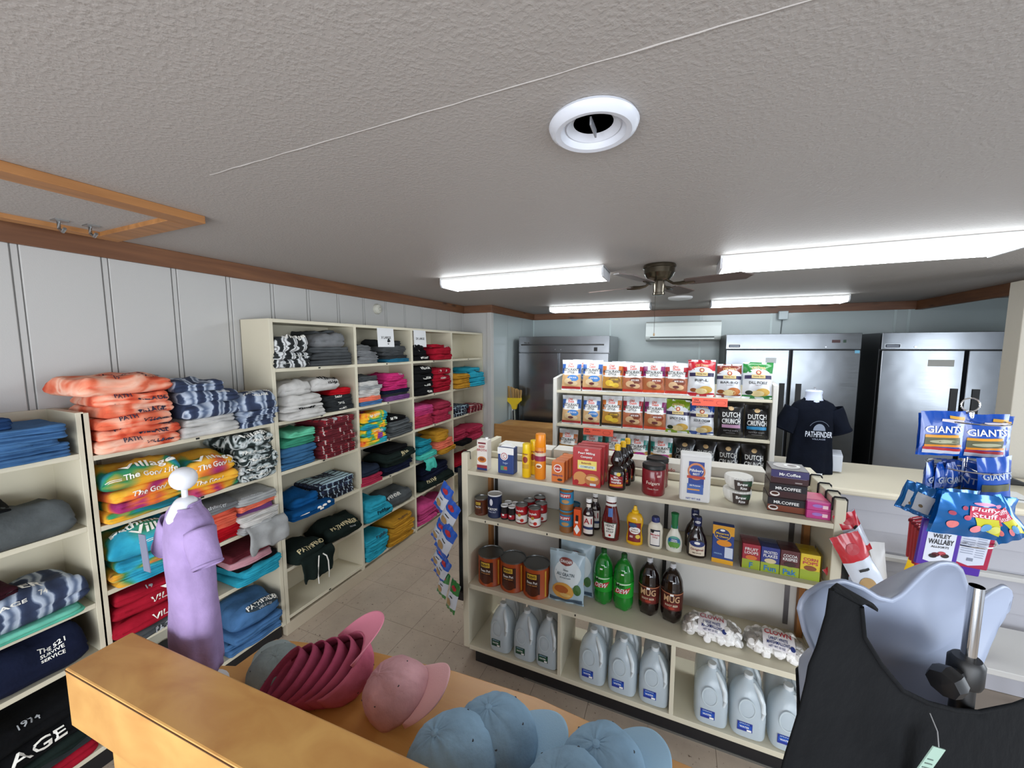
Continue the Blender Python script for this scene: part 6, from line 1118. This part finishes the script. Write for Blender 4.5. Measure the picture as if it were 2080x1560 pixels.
def seed(label, p, Wd, H, rz, dim=False, tilt=0):
    tm = PW if not dim else C('#a9b4c4', .4)
    d = [('lettering', T('GIANTS', 0, H * .60, H * .15, tm, .003, Wd * .86)), ('seed_window', Rr(-Wd * .42, Wd * .38, H * .26, H * .42, C('#5a5a3a', .5), .0022, 10, 3)), ('seed_specks', Ov(0, H * .33, Wd * .32, H * .04, C('#a9a98a', .5), .003, rings=1)), ('gold_band', Rr(-Wd * .42, Wd * .34, H * .42, H * .48, C('#e09a1c', .4), .0024, 10, 1)), ('gold_foot', Rr(-Wd * .42, Wd * .42, H * .21, H * .26, C('#d9861c', .4), .0024, 10, 1)), ('red_stripe', lambda mb, S: quad(mb, S, [(-Wd * .44, H * .15), (Wd * .42, H * .11), (Wd * .42, H * .17), (-Wd * .44, H * .21)], C('#b0242c', .4), .002, 10, 1)), ('white_stripe', lambda mb, S: quad(mb, S, [(-Wd * .44, H * .07), (Wd * .42, H * .05), (Wd * .42, H * .11), (-Wd * .44, H * .15)], C('#c9ccd8', .4), .002, 10, 1)),
         ('flag_band', lambda mb, S: quad(mb, S, [(-Wd * .1, H * .78), (Wd * .45, H * .72), (Wd * .45, H * .80), (-Wd * .08, H * .83)], C('#d9d0d4', .4), .0024, 8, 1)), ('flag_top', lambda mb, S: quad(mb, S, [(Wd * .1, H * .84), (Wd * .46, H * .80), (Wd * .46, H * .87), (Wd * .12, H * .90)], C('#e0a83a', .4), .0024, 6, 1))]
    if dim: d = d[:2]
    t = bag('seed_bag', label, 'candy bag', p, Wd, H, .028, CB, CB, d, 0, p[0] * 40, res=(10, 14)); t.rotation_euler = (0, radians(tilt), rz); return t
P_ = lambda u, v, d: tuple(ray_at(u, v, d))
fz = YAW - .22
seed('left blue seed bag at the top front of the candy rack', P_(1909, 925, 1.47), .142, .172, fz, tilt=-1); seed('right blue seed bag at the top front of the candy rack', P_(1995, 932, 1.47), .145, .172, fz, tilt=-1)
seed('blue seed bag just behind the left front one', P_(1902, 924, 1.52), .142, .168, fz, tilt=-1); seed('blue seed bag just behind the right front one', P_(2002, 930, 1.52), .145, .170, fz)
for i, (u, rz_) in enumerate(((1880, 1.0), (1903, .9), (1924, .85), (1948, -.25), (1970, -.35), (1988, -.5))):
    seed(['first', 'second', 'third', 'fourth', 'fifth', 'sixth'][i] + ' edge-on blue seed bag from left, second tier', P_(u, 1022, 1.48 + .01 * i), .12, .165, YAW - .6 + rz_ * 1.2, True, tilt=4 - i)
seed('blue seed bag facing front at right of second tier', P_(2018, 1020, 1.42), .12, .170, fz + .15, True, tilt=-5)
def floss(label, p, Wd, H, rz, tilt, tx=True):
    d = [('yellow_cone', lambda mb, S: quad(mb, S, [(-Wd * .02, H * .30), (Wd * .34, H * .12), (Wd * .26, H * .62), (-Wd * .10, H * .62)], C('#c9c42a', .4), .002, 8, 8)), ('logo_patch', Rr(-Wd * .16, Wd * .26, H * .52, H * .76, C('#c3284a', .4), .0026, 10, 5)), ('lettering', T('Fluffy', Wd * .05, H * .695, H * .11, C('#f3d5dc', .4), .0036, Wd * .38)), ('lettering', T('Stuff', Wd * .05, H * .58, H * .10, C('#f3d5dc', .4), .0036, Wd * .34)), ('candy_ball', Ov(-Wd * .32, H * .30, Wd * .075, H * .09, C('#e07a7a', .5), .0026, rings=2)), ('candy_ball', Ov(-Wd * .02, H * .26, Wd * .07, H * .09, C('#e88a92', .5), .0036, rings=2)), ('candy_ball', Ov(Wd * .11, H * .31, Wd * .08, H * .10, C('#5f9ac9', .5), .0040, rings=2)), ('candy_ball', Ov(Wd * .24, H * .28, Wd * .07, H * .09, C('#d3d36a', .5), .0036, rings=2)), ('candy_dot', Ov(-Wd * .36, H * .56, Wd * .04, H * .05, C('#b0405a', .5), .0026)), ('candy_dot', Ov(-Wd * .18, H * .50, Wd * .045, H * .055, C('#c9485f', .5), .0026)), ('candy_dot', Ov(-Wd * .22, H * .70, Wd * .035, H * .045, C('#a83a58', .5), .0026)), ('banner', Ov(Wd * .03, H * .82, Wd * .15, H * .035, C('#d98ab0', .4), .0026))]
    t = bag('cotton_candy_bag', label, 'candy bag', p, Wd, H, .045, CB2, CB2, d, 0, p[0] * 31 + p[2], res=(14, 14)); t.rotation_euler = (radians(4), radians(tilt), rz); return t
floss('large front bag of cotton candy in shiny blue', P_(1965, 1090, 1.33), .235, .155, fz + .1, 5); floss('cotton candy bag behind and left of the front one', P_(1925, 1082, 1.38), .16, .165, fz + .25, 4); floss('cotton candy bag behind and right of the front one', P_(2003, 1078, 1.37), .14, .13, fz - .3, -6)
floss('narrow tilted cotton candy bag at the far right', P_(2062, 1098, 1.30), .085, .165, fz - .2, -32)
for i, (u, v, l) in enumerate(((1842, 1038, 'small blue silver-backed bag hanging farthest left'), (1862, 1044, 'small blue silver-backed bag second from left'))):
    bag('candy_bag', l + ' on the rack', 'candy bag', P_(u, v, 1.46 - .03 * i), .075, .115, .03, CB2, CB2, [('silver_panel', Rr(-.020, .026, .015, .085, C('#b9c0c9', .3), .002, 6, 8)), ('seal', Ov(.0, .04, .006, .006, C('#6a5a40', .5), .003))], rot=(0, radians(14), YAW - 1.0), sd=i)
for i in range(4):
    t = thing('licorice_pouch', ['front', 'second', 'third', 'rear'][i] + ' red pouch of the slanted red row', 'pouch', P_(1882 - i * 6, 1150 - i * 7, 1.50 + i * .02), fz + .5); MB().box(-.055, .055, 0, .012, 0, .165, RW).build('pouch', t, 0, bevel=.005); MB().box(-.055, .055, -.001, .013, .148, .158, C('#7c0f22', .3)).build('zip_seal', t, 0)
def pouch(label, p, Wd, H, mat, pm, lines, rz, tilt):
    t = thing('licorice_pouch', label, 'pouch', p, 0, rot=(0, radians(tilt), rz)); S = flat(0)
    MB().box(-Wd / 2, Wd / 2, 0, .014, 0, H, mat).build('pouch', t, 0, bevel=.005)
    d = MB(); vs = [on(S, u * Wd, v * H, .0008) for u, v in ((-.36, .12), (0, .05), (.36, .12), (.36, .74), (0, .80), (-.36, .74))]; d.add(vs, [tuple(range(6))], pm); d.build('label', t, 0); lines(t, S); return t
def l1(t, S):
    for s_, v, h_, w_ in (('WILEY', .118, .016, .060), ('WALLABY', .096, .020, .085), ('ALLSORTS', .076, .008, .06)): d = MB(); text(d, S, s_, 0, v, h_, BLACK, .002, w_); d.build('lettering', t, 0)
    for u, v, c_ in ((-.01, .046, '#5a1a22'), (.01, .052, '#b0404a'), (.022, .044, '#2a1a16'), (-.018, .040, '#1c1414')): d = MB(); oval(d, S, u, v, .014, .008, C(c_, .5), .002); d.build('candy_picture', t)
    d = MB(); rect(d, S, -.05, -.028, .150, .162, C('#e8d9a0', .5), .002); d.build('price_tag', t, 0)
def l2(t, S):
    for k in range(7): d = MB(); rect(d, S, -.036, .004, .110 - k * .009, .1125 - k * .009, C('#8a90a0', .5), .002); d.build('text_line', t, 0)
    for k in range(9): d = MB(); rect(d, S, .012, .040, .118 - k * .009, .1205 - k * .009, C('#8a90a0', .5), .002); d.build('text_line', t, 0)
    d = MB(); rect(d, S, -.010, .010, .028, .040, C('#7a8090', .5), .002); d.build('barcode', t, 0)
pouch('purple pouch with white label at the bottom of the rack', P_(1900, 1150, 1.44), .135, .178, PU, C('#d2d5de', .45), l1, fz + .1, 5); pouch('red pouch showing its white back label, right of the purple pouch', P_(1964, 1153, 1.47), .135, .172, C('#a01c40', .3), C('#c3c8d6', .45), l2, fz + .05, 7)
pouch('purple pouch partly hidden behind the red back-label pouch', P_(1945, 1165, 1.52), .14, .17, PU, PU, lambda t, S: None, fz, 6)

# ------------------------------------------------------------------ wooden display bench with caps
WD1 = wood('maple', '#c08a4c', '#d8a862', (4, 7, 7), .32, bump=.10); WD2 = wood('maple_shelf', '#bb8443', '#cf9a56', (1.6, 8, 8), .35, bump=.06)
wbn = thing('wood_cap_stand', 'honey-coloured wooden display stand with a high beam and curved cap shelf', 'display stand', (-1.398, .376, 0), radians(2.4))
MB().box(0, 1.55, 0, .135, .94, 1.10, WD1).build('beam', wbn, 0, bevel=.004)
MB().box(.155, 1.42, .012, .12, 0, .94, WD1).build('leg_panel', wbn, 0, bevel=.003)
MB().box(.004, 1.54, -.0015, .001, 1.094, 1.0965, C('#5c3c1e', .7)).build('veneer_gap', wbn, 0)
pl = [(-.05, .13), (1.52, .13), (1.52, .528), (1.43, .535), (1.16, .565), (1.07, .575), (.80, .57), (.50, .54), (.30, .50), (.135, .462), (.122, .44), (.117, .33), (.03, .30), (-.05, .28)]
MB().prism(pl, .848, .870, WD2).build('cap_shelf', wbn, 0, bevel=.003)
MB().box(.16, .19, .135, .42, 0, .848, WD2).build('side_leg', wbn, 0); MB().box(1.44, 1.47, .135, .42, 0, .848, WD2).build('side_leg', wbn, 0)
def cap(label, loc, col, rot, brimdark=None, sx=1.0, squash=1.0):
    m_ = fab(col); t = thing('baseball_cap', label, 'cap', loc, rot=rot)
    A, B, Hc = .082 * sx, .098, .115 * squash; sd = R_.random() * 50
    def f(i, j):
        an = 2 * pi * i; ph = j * pi / 2; seam = 1 - .010 * math.exp(-((((an / (pi / 3)) % 1) - .5) / .035) ** 2) * (j < .97)
        pf = cos(ph) ** .75; n = 1 + .03 * noise.noise(Vector((cos(an) * 2.2 + sd, sin(an) * 2.2, j * 2.5))) + .014 * noise.noise(Vector((cos(an) * 7 + sd, sin(an) * 7, j * 8)))
        return Vector((A * pf * cos(an) * seam * n, B * pf * sin(an) * seam * n, Hc * sin(ph) ** .9 * seam * n))
    mb = MB(); mb.grid(f, 72, 22, m_, True); mb.build('crown', t, 80, solid=.0025)
    mb = MB(); mb.grid(lambda i, j: (lambda p: Vector((p.x * .985, p.y * .985, p.z)))(f(i, j * .16)), 60, 3, m_, True); mb.build('sweatband', t, 80, solid=.003)
    if brimdark == 'tucked': brimdark = None; nobrim = True
    else: nobrim = False
    def br(i, j):
        an = radians(90 + (i - .5) * 132); k = abs(i - .5) * 2; r0x, r0y = A * cos(an), B * sin(an); ext = .078 * (1 - k ** 2.8) ** .6
        x = r0x * (1 + .05 * j); y = r0y * .98 + ext * j; return Vector((x, y, .004 - .016 * (x / A) ** 2 * (.35 + .65 * j) - .004 * j))
    if not nobrim: mb = MB(); mb.grid(br, 36, 14, C(brimdark or col, .85, bump=.1, bs=300)); mb.build('brim', t, 80, solid=.003)
    MB().lathe([(0, -.002), (.008, -.001), (.009, .002), (.006, .005), (0, .006)], m_, 16, (0, 0, Hc - .001)).build('button', t)
    for k in range(6):
        an = radians(60 * k); ph = .42
        p = f(an / (2 * pi), ph * 1.15) * 1.004; mb = MB(); mb.lathe([(0, -.001), (.0028, -.001), (.0028, .001), (0, .001)], C('#3a3f45', .7), 8, tuple(p)); mb.build('eyelet', t)
    return t
def axes(zl, yl):
    z = Vector(zl).normalized(); y = Vector(yl); y = (y - z * y.dot(z)).normalized(); x = y.cross(z); return Matrix((x, y, z)).transposed().to_euler()
cap('light pink baseball cap lying on the wood shelf', (-.690, .800, .915), '#dcaaaf', axes((-.45, -.35, .80), (.90, .15, .50)), '#e3b0b3', squash=.9)
for l, p_, e_, sq in (('light blue baseball cap, front one of the left blue pair', (-.440, .690, .925), ((-.30, -.25, .9), (.75, .60, .3)), .95), ('light blue baseball cap, rear one of the left blue pair', (-.385, .785, .900), ((-.10, -.10, 1), (.80, .60, .1)), 1),
        ('light blue baseball cap, rear one of the right blue pair', (-.125, .810, .900), ((-.10, -.15, 1), (.65, .75, .1)), 1), ('light blue baseball cap, front one of the right blue pair', (-.175, .705, .925), ((-.20, -.2, .95), (.65, .70, .2)), .95)):
    t = cap(l, p_, '#95b6cf', axes(*e_), 'tucked' if 'front' in l else '#99bbd3', squash=sq); t.scale = (1.1, 1.1, 1.1)
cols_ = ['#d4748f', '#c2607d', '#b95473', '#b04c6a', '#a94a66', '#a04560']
zl = Vector((.30, .45, -.84)).normalized()
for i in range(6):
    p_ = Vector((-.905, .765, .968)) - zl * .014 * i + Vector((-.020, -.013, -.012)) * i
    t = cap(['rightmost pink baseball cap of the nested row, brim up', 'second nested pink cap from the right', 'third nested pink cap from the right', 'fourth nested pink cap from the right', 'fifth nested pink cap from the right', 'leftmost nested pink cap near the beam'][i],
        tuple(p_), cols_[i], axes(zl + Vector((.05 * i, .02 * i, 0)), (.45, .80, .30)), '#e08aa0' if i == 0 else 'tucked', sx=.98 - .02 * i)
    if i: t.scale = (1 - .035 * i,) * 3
cap('grey cap lying behind the nested pink caps', (-1.13, .735, .875), '#8d9a9a', (0, 0, radians(60)), squash=.6)

# repeats of a kind share a group
GRP = {'folded_shirt': 'folded shirts on the wall shelves', 'folded_sweatshirt': 'folded sweatshirts on the wall shelves', 'chip_bag': 'chip bags on the display rack', 'baseball_cap': 'baseball caps on the wood stand', 'snack_bag': 'snack bags on the clip strips',
       'seed_bag': 'seed bags on the candy rack', 'cotton_candy_bag': 'cotton candy bags on the candy rack', 'licorice_pouch': 'pouches on the candy rack', 'candy_bag': 'silver-backed bags on the candy rack', 'cereal_box': 'small cereal boxes on the second shelf',
       'large_food_can': 'large bean cans', 'food_can': 'small food cans on the second shelf', 'spice_shaker': 'small shakers on the second shelf', 'soda_bottle': 'large soda bottles', 'marshmallow_bag': 'marshmallow bags', 'syrup_bottle': 'syrup bottles on the top shelf',
       'pancake_mix_box': 'pancake mix boxes', 'baking_soda_box': 'baking soda boxes', 'coffee_box': 'coffee boxes in a stack', 'coffee_canister': 'coffee canisters', 'peanut_butter_jar': 'peanut butter jars', 'freezer': 'steel freezers along the back wall', 'water_jug': 'gallon jugs in the bottom bays',
       'shelf_unit': 'cream shelf units', 'long_white_box': 'white boxes behind the top rail', 'potato_bag': 'sliced potato bags', 'sack': 'sacks before the counter', 'sweetener_box': 'pink sweetener boxes', 'filter_pack': 'coffee filter packs', 'spray_can': 'spray cans on the top shelf',
       'paper_sign': 'paper size signs', 'shelf_sign': 'orange price signs', 'hanging_shirt': 'shirts hanging over shelf edges', 'steak_sauce_bottle': 'steak sauce bottles', 'barbecue_sauce_bottle': 'barbecue sauce bottles'}
for o in list(COL.objects):
    if o.parent is None and 'label' in o and 'group' not in o:
        g_ = GRP.get(o.name.split('.')[0])
        if g_: o['group'] = g_
